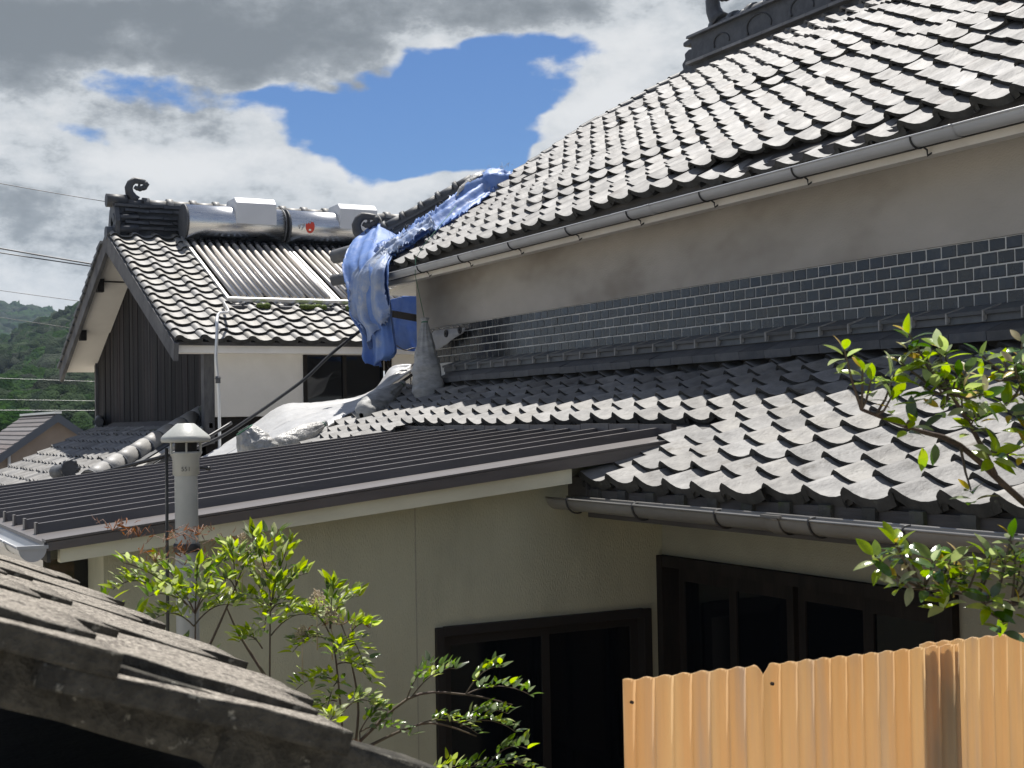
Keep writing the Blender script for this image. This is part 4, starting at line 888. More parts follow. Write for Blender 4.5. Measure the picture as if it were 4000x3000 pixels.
back = cloth('blue_tarpaulin', [
    [(5.72, 13.55, 1.30), (5.86, 13.62, 1.34), (6.02, 13.58, 1.36), (6.22, 13.52, 1.38)],
    [(5.62, 13.50, 1.10), (5.80, 13.60, 1.12), (6.00, 13.56, 1.12), (6.25, 13.50, 1.14)],
    [(5.58, 13.50, .96), (5.76, 13.58, .95), (5.98, 13.56, .95), (6.25, 13.50, .96)],
    [(5.60, 13.48, .82), (5.78, 13.55, .80), (5.98, 13.54, .78), (6.22, 13.50, .80)],
    [(5.70, 13.48, .80), (5.86, 13.52, .76), (6.02, 13.52, .755), (6.20, 13.50, .78)]], M_TARP, 40, 40, ((2.4, .03, .2), (5.7, .014, 1.0)), .012, None, 21)
tag(back, 'blue tarpaulin sheet hanging under the far eave behind the house corner', 'tarp')

# ================================================================== white sheet and sandbags in the valley between the houses
sb = [(3.743, 13.9, -.338), (3.982, 13.9, -.214), (4.172, 13.9, -.10), (4.40, 13.9, .05), (4.60, 13.9, .17), (4.75, 13.9, .195), (4.95, 13.9, .195), (5.20, 13.9, .215), (5.473, 13.9, .25), (5.681, 13.9, .338), (5.76, 13.85, .45), (5.85, 13.8, .56), (6.02, 13.7, .57)]
sf = [(3.40, 12.40, -.40), (3.55, 12.20, -.37), (3.70, 12.00, -.30), (3.88, 11.85, -.23), (4.06, 11.80, -.155), (4.26, 11.82, -.075), (4.45, 11.93, .005), (4.63, 12.05, .08), (4.82, 12.15, .155), (5.00, 12.33, .225), (5.18, 12.52, .29), (5.36, 12.70, .36), (5.66, 12.9, .50)]
cl = cloth('white_sheet', [[a, tuple(Vector(a).lerp(Vector(c_), .33) + Vector((0, 0, .02))), tuple(Vector(a).lerp(Vector(c_), .7) + Vector((0, 0, .025))), c_] for a, c_ in zip(sb, sf)], M_SHEET, 34, 90, ((1.3, .034, .6), (3.1, .022, 2), (6.1, .007, .3)), .005, None, 31, toward=(-.3, -.5, .8))
tag(cl, 'white plastic sheet spread down the valley between the two houses', 'sheet')
b = MB(); b.tube([Vector(p) + Vector((0, -.03, -.02)) for p in sf[5:]], .016, 8); tag(b.build('wooden_batten', M_WOODD), 'dark batten along the front edge of the white sheet', 'batten')

def sack(name, neck, foot, wd_, dp, mat, label, seed, tie=.16, waist=.62, lean=(0, 0, 0)):
    """tied sack: narrow gathered neck at one end, fat filled foot at the other; sharp pleats run from the tie"""
    neck = Vector(neck); foot = Vector(foot); ax_ = (foot - neck); L_ = ax_.length; ax_ /= L_
    s1 = ax_.cross(cam_fwd)
    s1.normalize(); s2 = s1.cross(ax_); rows_ = []; nn = 40; mm = 44
    for i in range(mm):
        v = i / (mm - 1)
        if v < .05: f = .30 - 3.0 * v
        elif v < waist: f = tie + (.92 - tie) * ((v - .05) / (waist - .05)) ** .8
        elif v < .9: f = .92 + .08 * math.sin(math.pi * (v - waist) / (.9 - waist) * .5)
        else: f = 1.0 * math.sqrt(max(0.0, 1 - ((v - .9) / .1) ** 2 * .97))
        pl = max(0, 1 - v / (waist * 1.05))
        r = []
        for j in range(nn + 1):
            a_ = 2 * math.pi * (j % nn) / nn
            rr = 1 + .17 * pl * math.sin(a_ * 11 + seed + 2 * math.sin(v * 5)) + .06 * pl * math.sin(a_ * 23 + seed)
            p = neck + ax_ * (v * L_) + s1 * (math.cos(a_) * wd_ * .5 * f * rr) + s2 * (math.sin(a_) * dp * .5 * f * rr) + Vector(lean) * (v * (1 - v) * 4)
            k_ = (.05 if mat is M_SACKW else .085) * (1 - pl); p += (s1 * math.cos(a_) + s2 * math.sin(a_)) * wd_ * k_ * (mn.noise(p * 7 + Vector((seed, 0, 0))) + .7 * mn.noise(Vector((p.x * 10, p.y * 10, p.z * 34))))
            r.append(p)
        rows_.append(r)
    b = MB(); b.grid(rows_)
    o = b.build(name, mat); tag(o, label, 'sandbag', 'sandbags weighing down the sheet')
    b = MB(); b.tube([neck + ax_ * (.05 * L_) + s1 * (math.cos(t) * wd_ * .5 * (tie + .03)) + s2 * (math.sin(t) * dp * .5 * (tie + .03)) for t in np.linspace(0, 6.4, 12)], .006, 5); b.build('tie_string', M_STRING, o)
    return o
sack('sandbag', (5.08, 11.27, .925), (5.06, 11.16, .17), .27, .20, M_SACK, 'tall grey sandbag standing tied against the house corner', 2, lean=(.0, .0, 0))
sack('sandbag', (5.12, 11.86, .36), (4.50, 11.36, .06), .22, .19, M_SACK, 'grey sandbag lying slumped on the tiles beside the batten', 5, waist=.5)
sack('sandbag', (3.40, 11.25, -.03), (3.58, 11.2, -.32), .33, .26, M_SACKW, 'squat cloudy plastic sandbag nearest the flue pipe behind the metal roof', 9, tie=.42, waist=.45)
sack('sandbag', (4.24, 11.55, .0), (3.72, 11.36, -.21), .19, .17, M_SACKW, 'long pale plastic sandbag lying on the lower roof tiles', 13, tie=.2, waist=.4)
st = MB(); st.tube([(4.955, 11.16, 1.44), (4.965, 11.20, 1.30), (5.08, 11.27, .92)], .003, 5); st.tube([(5.55, 11.55, 2.0), (5.02, 11.12, 1.56), (4.955, 11.16, 1.44)], .0028, 5)
tag(st.build('twine', M_STRING), 'thin green twine from the upper roof down to the tall sandbag', 'twine')
pc = cloth('plastic_offcut', [[(5.415, 11.80, .85), (5.40, 11.5, .845), (5.43, 11.16, .835)], [(5.39, 11.83, .77), (5.36, 11.55, .78), (5.42, 11.15, .80)], [(5.40, 11.70, .66), (5.38, 11.50, .70), (5.43, 11.18, .79)]], M_SHEET, 20, 16, ((1.2, .012, 0),), .006, None, 41)
tag(pc, 'pale plastic offcut with two black discs against the tiled wall', 'plastic sheet')
for y, z in ((11.43, .80), (11.14, .815)):
    b = MB(); b.tube([(5.372, y, z), (5.36, y, z)], .035, 16); b.tube([(5.36, y, z), (5.352, y, z)], .012, 8); b.build('black_disc', M_HOSE, pc)

# ---- hose, conduits, cables
def cable(name, pts, r, mat, label, cat, group=None):
    G = interp_rows([[p] for p in pts], max(12, 6 * len(pts)))[:, 0]
    b = MB(); b.tube([tuple(p) for p in G], r, 8); return tag(b.build(name, mat), label, cat, group)
cable('hose', [(5.30, 13.02, 1.02), (5.185, 13.0, .949), (4.853, 13.0, .702), (4.582, 13.0, .46), (4.317, 13.0, .272), (4.057, 13.0, .101), (3.726, 13.0, -.102), (3.45, 13.0, -.22), (3.2, 12.9, -.33)], .017, M_HOSE, 'black hose slanting across the white plaster wall to the valley', 'hose')
co = cable('conduit', [(4.38, 15.18, 1.38), (4.25, 14.55, 1.22), (4.05, 14.2, 1.17), (3.955, 13.95, 1.08), (3.94, 13.9, .952), (3.925, 13.9, .69), (3.943, 13.9, .454), (3.953, 13.9, .166), (3.95, 13.9, -.40)], .017, M_ALU, 'grey metal conduit hanging down from the solar heaters past the plaster wall', 'conduit')
b = MB(); b.tube([(3.942, 13.9, .50), (3.943, 13.9, .43)], .026, 10); b.tube([(3.942, 13.9, .485), (3.943, 13.9, .475)], .032, 10); b.build('conduit_coupling', M_DARK, co)
cable('cable', [(3.9, 13.3, .02), (3.5, 13.1, -.17), (3.2, 13.0, -.27), (2.9, 13.2, -.36), (2.6, 13.4, -.45), (2.3, 13.4, -.56)], .018, M_HOSE, 'black cable lying across the foot of the lean-to roof', 'cable')
cable('cord', [(5.58, 13.1, .79), (5.68, 13.1, .74), (5.80, 13.1, .76), (5.86, 13.1, .66), (5.74, 13.1, .56), (5.74, 13.1, .40), (5.72, 13.1, .33), (5.80, 13.1, .345)], .006, M_HOSE, 'thin loose black cord curling below the tarpaulin', 'cord')
def wire(p0, p1, r, sagz, label, Y=22.):
    a = Vector((p0[0], Y, p0[1])); c_ = Vector((p1[0], Y, p1[1])); d = c_ - a; a = a - d * 1.3
    pts = [a.lerp(c_, t) + Vector((0, 0, -sagz * 4 * t * (1 - t))) for t in np.linspace(0, 1, 12)]
    b = MB(); b.tube(pts, r, 5); return tag(b.build('power_line', M_WIRE), label, 'power line', 'overhead lines left of the gabled house')
wire((2.40, 3.04), (3.72, 2.865), .0045, .02, 'thin overhead line ending at the gabled roof ridge, topmost', 17.9)
wire((2.918, 2.749), (4.60, 2.50), .012, .02, 'thick upper cable of the twisted pair reaching the gabled roof')
wire((2.918, 2.683), (4.60, 2.47), .009, .02, 'thinner lower cable of the pair reaching the gabled roof')
wire((2.913, 2.102), (4.60, 1.90), .0045, .01, 'thin overhead line against the cloud above the hill')
wire((2.909, 1.695), (4.60, 1.45), .004, .01, 'thin overhead line crossing the top of the hill')
wire((2.902, .768), (5.2, .68), .0028, .0, 'pale overhead line against the forest, upper of three')
wire((2.899, .448), (5.2, .39), .0028, .0, 'pale overhead line against the forest, middle of three')
wire((2.898, .286), (5.2, .25), .004, .0, 'pale overhead line just above the brown roof, lowest of three')
for o in [o for o in C.objects if o.name.startswith('power_line') and o['label'].startswith('pale')]: o.data.materials[0] = M_GUTTER

# ================================================================== flue pipe in front of the annex
FXc, FYc = 1.478, 5.70
fl = empty('flue_pipe', (FXc, FYc, GZ), 'grey flue pipe with conical cap standing before the metal roof', 'flue')
b = MB(); b.lathe([(.046, GZ + .142), (.0475, -.17)], 24, (FXc, FYc, 0)); b.build('pipe', M_FLUE, fl)
b = MB(); b.lathe([(.048, -.62), (.051, -.615), (.051, -.57), (.048, -.565)], 24, (FXc, FYc, 0)); b.build('pipe_joint', M_FLUE, fl)
b = MB(); b.lathe([(.047, -.205), (.0545, -.20), (.0545, -.135), (.066, -.115), (.068, -.108), (.052, -.106)], 28, (FXc, FYc, 0)); cl_ = b.build('collar', M_FLUE, fl)
b = MB(); b.lathe([(.045, -.12), (.045, -.05)], 20, (FXc, FYc, 0)); b.build('vent_core', M_FLUED, fl)
for k in range(6):
    a_ = k * math.pi / 3 + .3; b = MB(); p = Vector((FXc + .068 * math.cos(a_), FYc + .068 * math.sin(a_), 0)); b.bar(p + Vector((0, 0, -.115)), p + Vector((0, 0, -.07)), .010, .006); b.build('vent_strut', M_FLUE, fl)
b = MB(); b.lathe([(.066, -.068), (.098, -.068), (.1005, -.062), (.1005, -.050), (.094, -.040), (.040, .006), (.034, .010), (.001, .011)], 32, (FXc, FYc, 0)); b.build('cap', M_FLUE, fl)
b = MB(); b.tube([(FXc + .050, FYc - .03, -.175), (FXc + .078, FYc - .045, -.178)], .0045, 6); b.tube([(FXc + .074, FYc - .043, -.178), (FXc + .088, FYc - .05, -.178)], .009, 8); b.build('clamp_screw', M_WIRE, fl)
fc = bpy.data.curves.new('551', 'FONT'); fc.body = '551'; fc.size = .026; fc.align_x = 'CENTER'; fc.extrude = .0004; fo = bpy.data.objects.new('tmp_text', fc); C.objects.link(fo)
dg = bpy.context.evaluated_depsgraph_get(); tme = bpy.data.meshes.new_from_object(fo.evaluated_get(dg)); bpy.data.objects.remove(fo)
dirc = Vector((-.26, -.965, 0)).normalized(); rt_ = Vector((-dirc.y, dirc.x, 0))
for v in tme.vertices:      # wrap the lettering round the collar
    a_ = v.co.x / .0548; p = Vector((FXc, FYc, -.186)) + (dirc * math.cos(a_) + rt_ * math.sin(a_)) * (.0552 + v.co.z); p.z += v.co.y; v.co = p
tme.materials.clear(); link_mesh('printed_number', tme, M_MARK, cl_)
b = MB(); b.tube([(FXc - .075, FYc + .02, -.09), (FXc - .08, FYc + .02, -1.2)], .007, 6); b.build('stay_rod', M_MOSS, fl)
b = MB(); b.lathe([(.052, -.52), (.055, -.515), (.055, -.49), (.052, -.485)], 20, (FXc, FYc, 0)); b.build('pipe_clamp', M_WIRE, fl)

# ================================================================== orange corrugated fence, front right
FY = 2.7; FK = FY / 3.5
fence = empty('corrugated_fence', (2.5, FY, GZ), 'orange translucent corrugated plastic fence panels in front of the doors', 'fence')
def panel(x0, x1, y, ztop, name, notch=None, seed=1):
    b = MB(); p = .0525; n = int((x1 - x0) / p * 10); top_, bot_ = [], []
    for i in range(n + 1):
        x = x0 + (x1 - x0) * i / n; ph = (x / p) % 1.0
        d = .007 * (math.sin(2 * math.pi * ph) + .42 * math.sin(4 * math.pi * ph + .6))
        zt = ztop(x) - .0032 * math.sin(2 * math.pi * ph + .9) + .0012 * mn.noise((x * 30, seed, 0))
        if notch and abs(x - notch) < .022: zt -= .030 * (1 - abs(x - notch) / .022)
        top_.append((x, y + d, zt)); bot_.append((x, y + d, GZ + .05))
    mid = [(t[0], t[1], t[2] - .6) for t in top_]
    b.grid([top_, mid, bot_]); return b.build(name, M_FENCE, fence, solid=.0018)
panel(1.701, 2.75, FY, lambda x: -.600 - .012 * (x - 1.7), 'fence_panel', notch=2.10)
panel(2.62, 4.05, FY + .014, lambda x: -.603 - .012 * (x - 2.62), 'fence_panel', seed=5)
b = MB(); b.box(2.695, 2.757, FY + .036, FY + .09, GZ, -.655); b.poly([(2.695, FY + .036, -.655), (2.757, FY + .036, -.655), (2.726, FY + .036, -.635)], (0, .05, 0)); b.build('fence_post', M_POST, fence)
b = MB(); b.tube([(2.118, FY - .009, -.65), (2.118, FY - .015, -.65)], .0045, 8); b.build('nail_head', M_BARK, fence)
b = MB(); b.tube([(1.715, FY - .009, -.65), (1.715, FY - .015, -.65)], .004, 8); b.build('nail_head', M_BARK, fence)

# ================================================================== foreground: low outbuilding roof of thick gritty cement tiles
shed = empty('outbuilding', (.2, 2.6, GZ), 'low outbuilding with thick gritty cement tile roof in the near left corner', 'outbuilding')
OS = .44
def oz(X): return -.226 - OS * (X - .235)
b = MB(); b.hexa([(-.75, 1.83, oz(-.75) - .10), (.74, 1.83, oz(.74) - .10), (.74, 4.3, oz(.74) - .10), (-.75, 4.3, oz(-.75) - .10), (-.75, 1.83, oz(-.75) - .03), (.74, 1.83, oz(.74) - .03), (.74, 4.3, oz(.74) - .03), (-.75, 4.3, oz(-.75) - .03)])
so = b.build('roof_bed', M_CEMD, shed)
b = MB(); b.box(-.6, .72, 1.93, 4.2, GZ, -.62); b.build('wall', M_WOODD, shed)
def slab(L_, W_, T_, seed, name, mat):
    bm = bmesh.new(); bmesh.ops.create_cube(bm, size=1)
    for v in bm.verts: v.co = Vector((v.co.x * L_, v.co.y * W_, v.co.z * T_))
    bmesh.ops.subdivide_edges(bm, edges=bm.edges[:], cuts=5, use_grid_fill=True)
    for v in bm.verts: v.co += Vector((mn.noise(v.co * 9 + Vector((seed, 0, 0))), mn.noise(v.co * 9 + Vector((0, seed, 0))), mn.noise(v.co * 11 + Vector((0, 0, seed))))) * .0045
    bm.normal_update()
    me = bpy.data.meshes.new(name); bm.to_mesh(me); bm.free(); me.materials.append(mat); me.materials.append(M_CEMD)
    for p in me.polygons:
        p.use_smooth = True; p.material_index = 0 if p.normal.z > .6 else 1  # faces not pointing up get the colour with shade painted in
    return me
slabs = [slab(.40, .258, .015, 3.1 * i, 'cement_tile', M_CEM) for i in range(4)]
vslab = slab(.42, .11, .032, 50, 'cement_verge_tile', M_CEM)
tl = math.atan(OS) - .045; n_t = 0
for r_ in range(5):
    for k in range(10):
        Xf = .361 + .303 * (r_ - 3) + (.09 if k % 2 else 0) + random.gauss(0, .015); Y = 1.99 + k * .25          # Xf: lower end of the tile
        if k == 0: Xf = .361 + .303 * (r_ - 3)
        if Xf > .80 or Xf < -.6: continue
        M = Matrix.Translation((Xf, Y, oz(Xf) + .004)) @ Matrix.Rotation(tl + random.gauss(0, .008), 4, 'Y') @ Matrix.Rotation(random.gauss(-.004, .006), 4, 'X') @ Matrix.Rotation(random.gauss(0, .01), 4, 'Z') @ Matrix.Translation((-.20, 0, 0))
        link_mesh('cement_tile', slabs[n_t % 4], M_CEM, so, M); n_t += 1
    Xf = .361 + .303 * (r_ - 3)
    if Xf < .9:
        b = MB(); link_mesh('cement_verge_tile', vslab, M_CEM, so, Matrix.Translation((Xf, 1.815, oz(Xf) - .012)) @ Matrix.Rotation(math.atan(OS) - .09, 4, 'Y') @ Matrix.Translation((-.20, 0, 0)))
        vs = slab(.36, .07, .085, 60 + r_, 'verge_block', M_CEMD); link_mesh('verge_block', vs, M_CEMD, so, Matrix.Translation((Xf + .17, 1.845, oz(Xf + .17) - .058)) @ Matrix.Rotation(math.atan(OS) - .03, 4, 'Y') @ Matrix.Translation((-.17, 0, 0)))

# ================================================================== plants
def leaf_mesh(name, L_, W_, mat, curl_=.18, fold=.12, tip=1.0, wide=.42):
    """pointed leaf along +Y, midrib folded, drooping towards the tip"""
    b = MB(); n = 6; vs = []
    for i in range(n + 1):
        v = i / n; h = W_ * .5 * (math.sin(math.pi * v ** (.62 if wide < .45 else .9)) ** .85) * (1 if v < 1 else 0); z = -curl_ * L_ * v * v
        vs += [(-h, v * L_, z + fold * h), (0, v * L_, z), (h, v * L_, z + fold * h)]
    b.add(vs, [(3 * i, 3 * i + 1, 3 * i + 4, 3 * i + 3) for i in range(n)] + [(3 * i + 1, 3 * i + 2, 3 * i + 5, 3 * i + 4) for i in range(n)], True)
    return b.me(name, mat)
nan_m = [leaf_mesh('leaf', .066, .028, M_NAN, .12, .3), leaf_mesh('leaf', .056, .025, M_NAN, .25, .35), leaf_mesh('leaf', .060, .023, M_NAN2, .2, .3), leaf_mesh('leaf', .050, .023, M_NAN2, .1, .25)]
dry_m = leaf_mesh('leaf', .040, .008, M_NAN3, .4, .4)
def put_leaf(me, p, d, up, parent, s_=1.0, name='leaf'):
    d = Vector(d).normalized(); up = Vector(up); x = d.cross(up)
    if x.length < 1e-3: x = d.cross(Vector((1, 0, 0)))
    x.normalize(); z = x.cross(d)
    M = Matrix(((x.x, d.x, z.x, p[0]), (x.y, d.y, z.y, p[1]), (x.z, d.z, z.z, p[2]), (0, 0, 0, 1))) @ Matrix.Scale(s_, 4)
    return link_mesh(name, me, None, parent, M)
def rv(s_=1.0): return Vector((random.gauss(0, s_), random.gauss(0, s_), random.gauss(0, s_)))
def frond(start, end, parent, mset, n=6, droop=.03, s_=1.0, stem=.0028, upd=.55):
    """compound leaf: bent stalk with pairs of leaflets and a tip leaflet"""
    a = Vector(start); c_ = Vector(end); pts = [a.lerp(c_, t) + Vector((0, 0, droop * 4 * t * (1 - t))) for t in np.linspace(0, 1, 9)]
    b = MB(); b.tube(pts, [stem * (1 - .6 * i / 8) for i in range(9)], 5, cap=False); b.build('stalk', M_STEM, parent)
    d = (c_ - a).normalized(); sd = d.cross(Vector((0, 0, 1))); sd = sd.normalized() if sd.length > .01 else Vector((1, 0, 0))
    for i in range(n):
        t = .22 + .74 * i / max(n - 1, 1); p = a.lerp(c_, t) + Vector((0, 0, droop * 4 * t * (1 - t)))
        for sg in (1, -1, 0):
            q_ = p + sd * sg * random.uniform(.008, .03) + Vector((0, 0, random.uniform(-.004, .02)))
            put_leaf(random.choice(mset), q_, d * (.45 + .4 * (sg == 0)) + sd * sg * .75 + Vector((0, 0, upd)) + rv(.28), Vector((0, 0, 1)) + rv(.35), parent, s_ * random.uniform(.50, .86))
    put_leaf(random.choice(mset), c_, d + Vector((0, 0, .4)) + rv(.15), Vector((0, 0, 1)) + rv(.3), parent, s_ * .9)
def panicle(base, h, parent, n=120, wdt=.05, mat=M_BEAD, name='flower_panicle'):
    b = MB(); base = Vector(base); b.tube([base - Vector((0, 0, .12)), base + Vector((0, 0, h))], [.003, .001], 5)
    for i in range(n):
        t = random.random() ** .8; a_ = random.uniform(0, 6.28); r_ = wdt * (1 - t * .75) * random.random() ** .5; p = base + Vector((math.cos(a_) * r_, math.sin(a_) * r_, t * h + random.gauss(0, .006))); s_ = random.uniform(.0022, .0042)
        b.add([p + Vector(v) * s_ for v in ((1, 0, 0), (-1, 0, 0), (0, 1, 0), (0, -1, 0), (0, 0, 1.3), (0, 0, -1.3))], [(0, 2, 4), (2, 1, 4), (1, 3, 4), (3, 0, 4), (2, 0, 5), (1, 2, 5), (3, 1, 5), (0, 3, 5)])
        if i % 4 == 0: b.tube([base + Vector((0, 0, t * h * .8)), p], .0009, 3, cap=False)
    tag(b.build(name, mat, parent), kind='stuff')
def shrub(base, label, stems, fronds, pans=(), dry=(), mset=None, s_=1.0, n=6):
    sp_ = empty('nandina_shrub', base, label, 'shrub', 'nandina shrubs in front of the annex')
    for st_ in stems:
        b = MB(); G = interp_rows([[p] for p in st_], 14)[:, 0]; b.tube([tuple(p) for p in G], [.0060 - .0038 * i / 13 for i in range(14)], 6); b.build('stem', M_STEM, sp_)
    for f in fronds: frond(f[0], f[1], sp_, mset or nan_m[:3], n=int((f[2] if len(f) > 2 else n) * 1.9), s_=s_ * (f[3] if len(f) > 3 else 1))
    for p in pans: panicle(p[0], p[1], sp_, wdt=p[2])
    for p in dry:
        c_ = Vector(p)
        for i in range(7):
            d = rv(1).normalized(); d.z = abs(d.z) * .6; e = c_ + d * random.uniform(.04, .10); b = MB(); b.tube([c_, c_.lerp(e, .6) + Vector((0, 0, .015)), e + Vector((0, 0, -.012))], .0012, 4, cap=False); b.build('dry_twig', M_NAN3, sp_)
            for j in range(2): put_leaf(dry_m, e + rv(.008), rv(1), rv(1), sp_, random.uniform(.45, .85), 'dry_leaf')
    return sp_
T1 = (1.165, 4.40, -.60)
shrub((1.16, 4.40, GZ), 'tall nandina with bright green sprays right before the flue pipe', [[(1.16, 4.4, GZ), (1.16, 4.4, -1.2), (1.165, 4.4, -.60)], [(1.16, 4.4, -.80), (1.24, 4.42, -.66), (1.30, 4.40, -.52)]],
    [(T1, (.93, 4.36, -.42), 7), (T1, (.99, 4.28, -.52), 6), (T1, (1.16, 4.34, -.44), 6), (T1, (1.06, 4.46, -.44), 6), (T1, (1.27, 4.42, -.43), 6), (T1, (1.20, 4.25, -.53), 6), ((1.30, 4.4, -.52), (1.40, 4.46, -.42), 6), ((1.30, 4.4, -.52), (1.27, 4.36, -.40), 5), (T1, (1.10, 4.5, -.52), 5), ((1.16, 4.4, -.64), (1.02, 4.34, -.60), 6), ((1.16, 4.4, -.64), (1.28, 4.34, -.58), 6), ((1.05, 4.4, -.52), (.90, 4.36, -.50), 6), ((1.30, 4.4, -.54), (1.22, 4.3, -.50), 5)],
    dry=[(1.00, 4.45, -.35), (1.10, 4.5, -.37), (.93, 4.5, -.33), (1.04, 4.4, -.43), (1.22, 4.55, -.36), (1.16, 4.5, -.42)])

T2 = (1.43, 4.45, -.62)
shrub((1.43, 4.45, GZ), 'nandina with upright cream flower spike behind the first, left of the wall seam', [[(1.43, 4.45, GZ), (1.42, 4.45, -1.3), (1.43, 4.45, -.55)], [(1.42, 4.45, -.85), (1.34, 4.5, -.70), (1.30, 4.52, -.60)]],
    [(T2, (1.33, 4.5, -.44), 6), (T2, (1.52, 4.5, -.40), 6), (T2, (1.44, 4.4, -.52), 6), (T2, (1.55, 4.42, -.50), 6), (T2, (1.30, 4.4, -.58), 6), (T2, (1.48, 4.36, -.62), 5), ((1.43, 4.45, -.52), (1.49, 4.6, -.38), 5), (T2, (1.36, 4.3, -.66), 5), ((1.43, 4.45, -.56), (1.36, 4.42, -.36), 5), ((1.43, 4.45, -.70), (1.56, 4.4, -.64), 6), ((1.40, 4.45, -.74), (1.30, 4.38, -.70), 6)],
    pans=[((1.335, 4.45, -.455), .10, .045), ((1.42, 4.5, -.50), .06, .04)], dry=[(1.30, 4.5, -.40)])
T3 = (1.66, 4.35, -.72)
shrub((1.665, 4.35, GZ), 'nandina with drooping cream flower cluster left of the window', [[(1.665, 4.35, GZ), (1.66, 4.35, -1.5), (1.63, 4.35, -.9), (1.60, 4.35, -.64)], [(1.66, 4.35, -1.2), (1.70, 4.36, -.95), (1.655, 4.35, -.72)]],
    [((1.60, 4.35, -.68), (1.62, 4.36, -.54), 5), ((1.60, 4.35, -.70), (1.50, 4.3, -.62), 6), ((1.60, 4.35, -.72), (1.46, 4.32, -.74), 6), ((1.62, 4.35, -.76), (1.58, 4.2, -.76), 6), (T3, (1.75, 4.36, -.69), 5), (T3, (1.68, 4.25, -.80), 5), ((1.63, 4.35, -.86), (1.46, 4.3, -.86), 6), ((1.63, 4.35, -.86), (1.53, 4.2, -.92), 5), (T3, (1.62, 4.45, -.62), 5), ((1.62, 4.35, -.80), (1.72, 4.28, -.86), 6), ((1.62, 4.35, -.92), (1.50, 4.28, -.98), 6), ((1.60, 4.35, -.66), (1.70, 4.34, -.58), 5), ((1.64, 4.35, -.96), (1.74, 4.3, -.94), 5)],
    pans=[((1.545, 4.32, -.62), .07, .06), ((1.50, 4.34, -.71), .04, .045), ((1.60, 4.33, -.66), .05, .05)], dry=[(1.66, 4.4, -.68), (1.55, 4.3, -1.0)])
B4 = (1.68, 4.3, -1.02)
shrub((1.70, 4.30, GZ), 'nandina arching low over the window corner with dark glossy leaves', [[(1.70, 4.3, GZ), (1.69, 4.3, -1.4), (1.68, 4.3, -1.02)], [(1.68, 4.3, -1.05), (1.86, 4.28, -.92), (2.05, 4.26, -.93), (2.22, 4.24, -.98)], [(1.68, 4.3, -1.08), (1.88, 4.22, -1.0), (2.06, 4.2, -1.06)], [(1.72, 4.3, -1.3), (1.98, 4.22, -1.2), (2.16, 4.2, -1.2)]],
    [((1.86, 4.28, -.92), (2.02, 4.26, -.84), 6), ((1.84, 4.28, -.93), (1.92, 4.25, -.82), 4), ((2.05, 4.26, -.93), (2.28, 4.22, -.95), 6), ((2.05, 4.26, -.93), (2.16, 4.2, -.84), 5), ((2.0, 4.2, -1.02), (2.2, 4.18, -1.06), 6), ((2.0, 4.2, -1.02), (2.14, 4.12, -.98), 6), ((1.86, 4.22, -1.0), (2.04, 4.15, -1.04), 6), ((2.1, 4.2, -1.18), (2.26, 4.15, -1.2), 6), ((2.1, 4.2, -1.16), (2.20, 4.1, -1.10), 6), ((1.95, 4.22, -1.2), (2.08, 4.12, -1.16), 6), (B4, (1.82, 4.2, -1.03), 5), (B4, (1.78, 4.3, -.96), 5), ((2.0, 4.2, -1.3), (2.14, 4.1, -1.26), 6)],
    mset=[nan_m[2], nan_m[3], nan_m[2], nan_m[1]], s_=.95, dry=[(1.62, 4.3, -1.06)])
shrub((.86, 4.55, GZ), 'low nandina showing just over the gritty tile roof, leftmost', [[(.88, 4.5, GZ), (.88, 4.5, -.75)], [(1.05, 4.35, GZ), (1.05, 4.3, -.85)]],
    [((.86, 4.5, -.78), (.80, 4.45, -.52), 4, 1.1), ((.90, 4.5, -.78), (.90, 4.5, -.56), 4, 1.1), ((.92, 4.5, -.80), (1.0, 4.46, -.60), 4, 1.1), ((1.0, 4.4, -.85), (.96, 4.35, -.66), 4, 1.1), ((1.02, 4.35, -.85), (1.10, 4.3, -.69), 4, 1.1), ((1.05, 4.3, -.9), (1.16, 4.2, -.73), 4, 1.15)], mset=[nan_m[0], nan_m[2]])
shrub((1.45, 4.0, GZ), 'small nandina tufts along the gritty tile roof edge under the tall ones', [[(1.45, 4.0, GZ), (1.45, 4.0, -1.0)], [(1.62, 3.7, GZ), (1.62, 3.7, -1.1)]],
    [((1.42, 4.0, -1.0), (1.32, 4.0, -.86), 5, .8), ((1.45, 4.0, -1.0), (1.46, 3.95, -.88), 5, .8), ((1.62, 3.7, -1.1), (1.72, 3.65, -1.0), 5, .75), ((1.7, 3.6, -1.15), (1.86, 3.55, -1.08), 5, .75), ((1.85, 3.7, -1.2), (2.0, 3.6, -1.12), 4, .9)], mset=nan_m[:2])

# ---- evergreen branches reaching in from the right
evg = [leaf_mesh('leaf', .064, .028, M_EVG, .30, .25, wide=.6), leaf_mesh('leaf', .056, .026, M_EVG, .12, .3, wide=.6), leaf_mesh('leaf', .058, .026, M_EVG3, .35, .2, wide=.6), leaf_mesh('leaf', .044, .018, M_EVG2, .2, .3, wide=.6)]
TK = .80
tree = empty('evergreen_tree', (3.95 * TK, 2.95 * TK, GZ), 'glossy evergreen tree reaching in with leafy branches from the right', 'tree')
b = MB(); b.tube([Vector((x * TK, y * TK, z)) for x, y, z in ((3.95, 2.95, GZ), (3.93, 2.95, -1.6), (3.88, 2.92, -.75), (3.86, 2.9, -.3), (3.85, 2.9, .05))], [.045, .04, .032, .02, .008], 10); b.build('trunk', M_TRUNK, tree)
def limb(pts, r0, r1):
    G = interp_rows([[p] for p in pts], 16)[:, 0] * TK; b = MB(); b.tube([tuple(p) for p in G], [(r0 + (r1 - r0) * i / 15) * TK * .78 for i in range(16)], 7); b.build('branch', M_BARK, tree); return [Vector(p) for p in G]
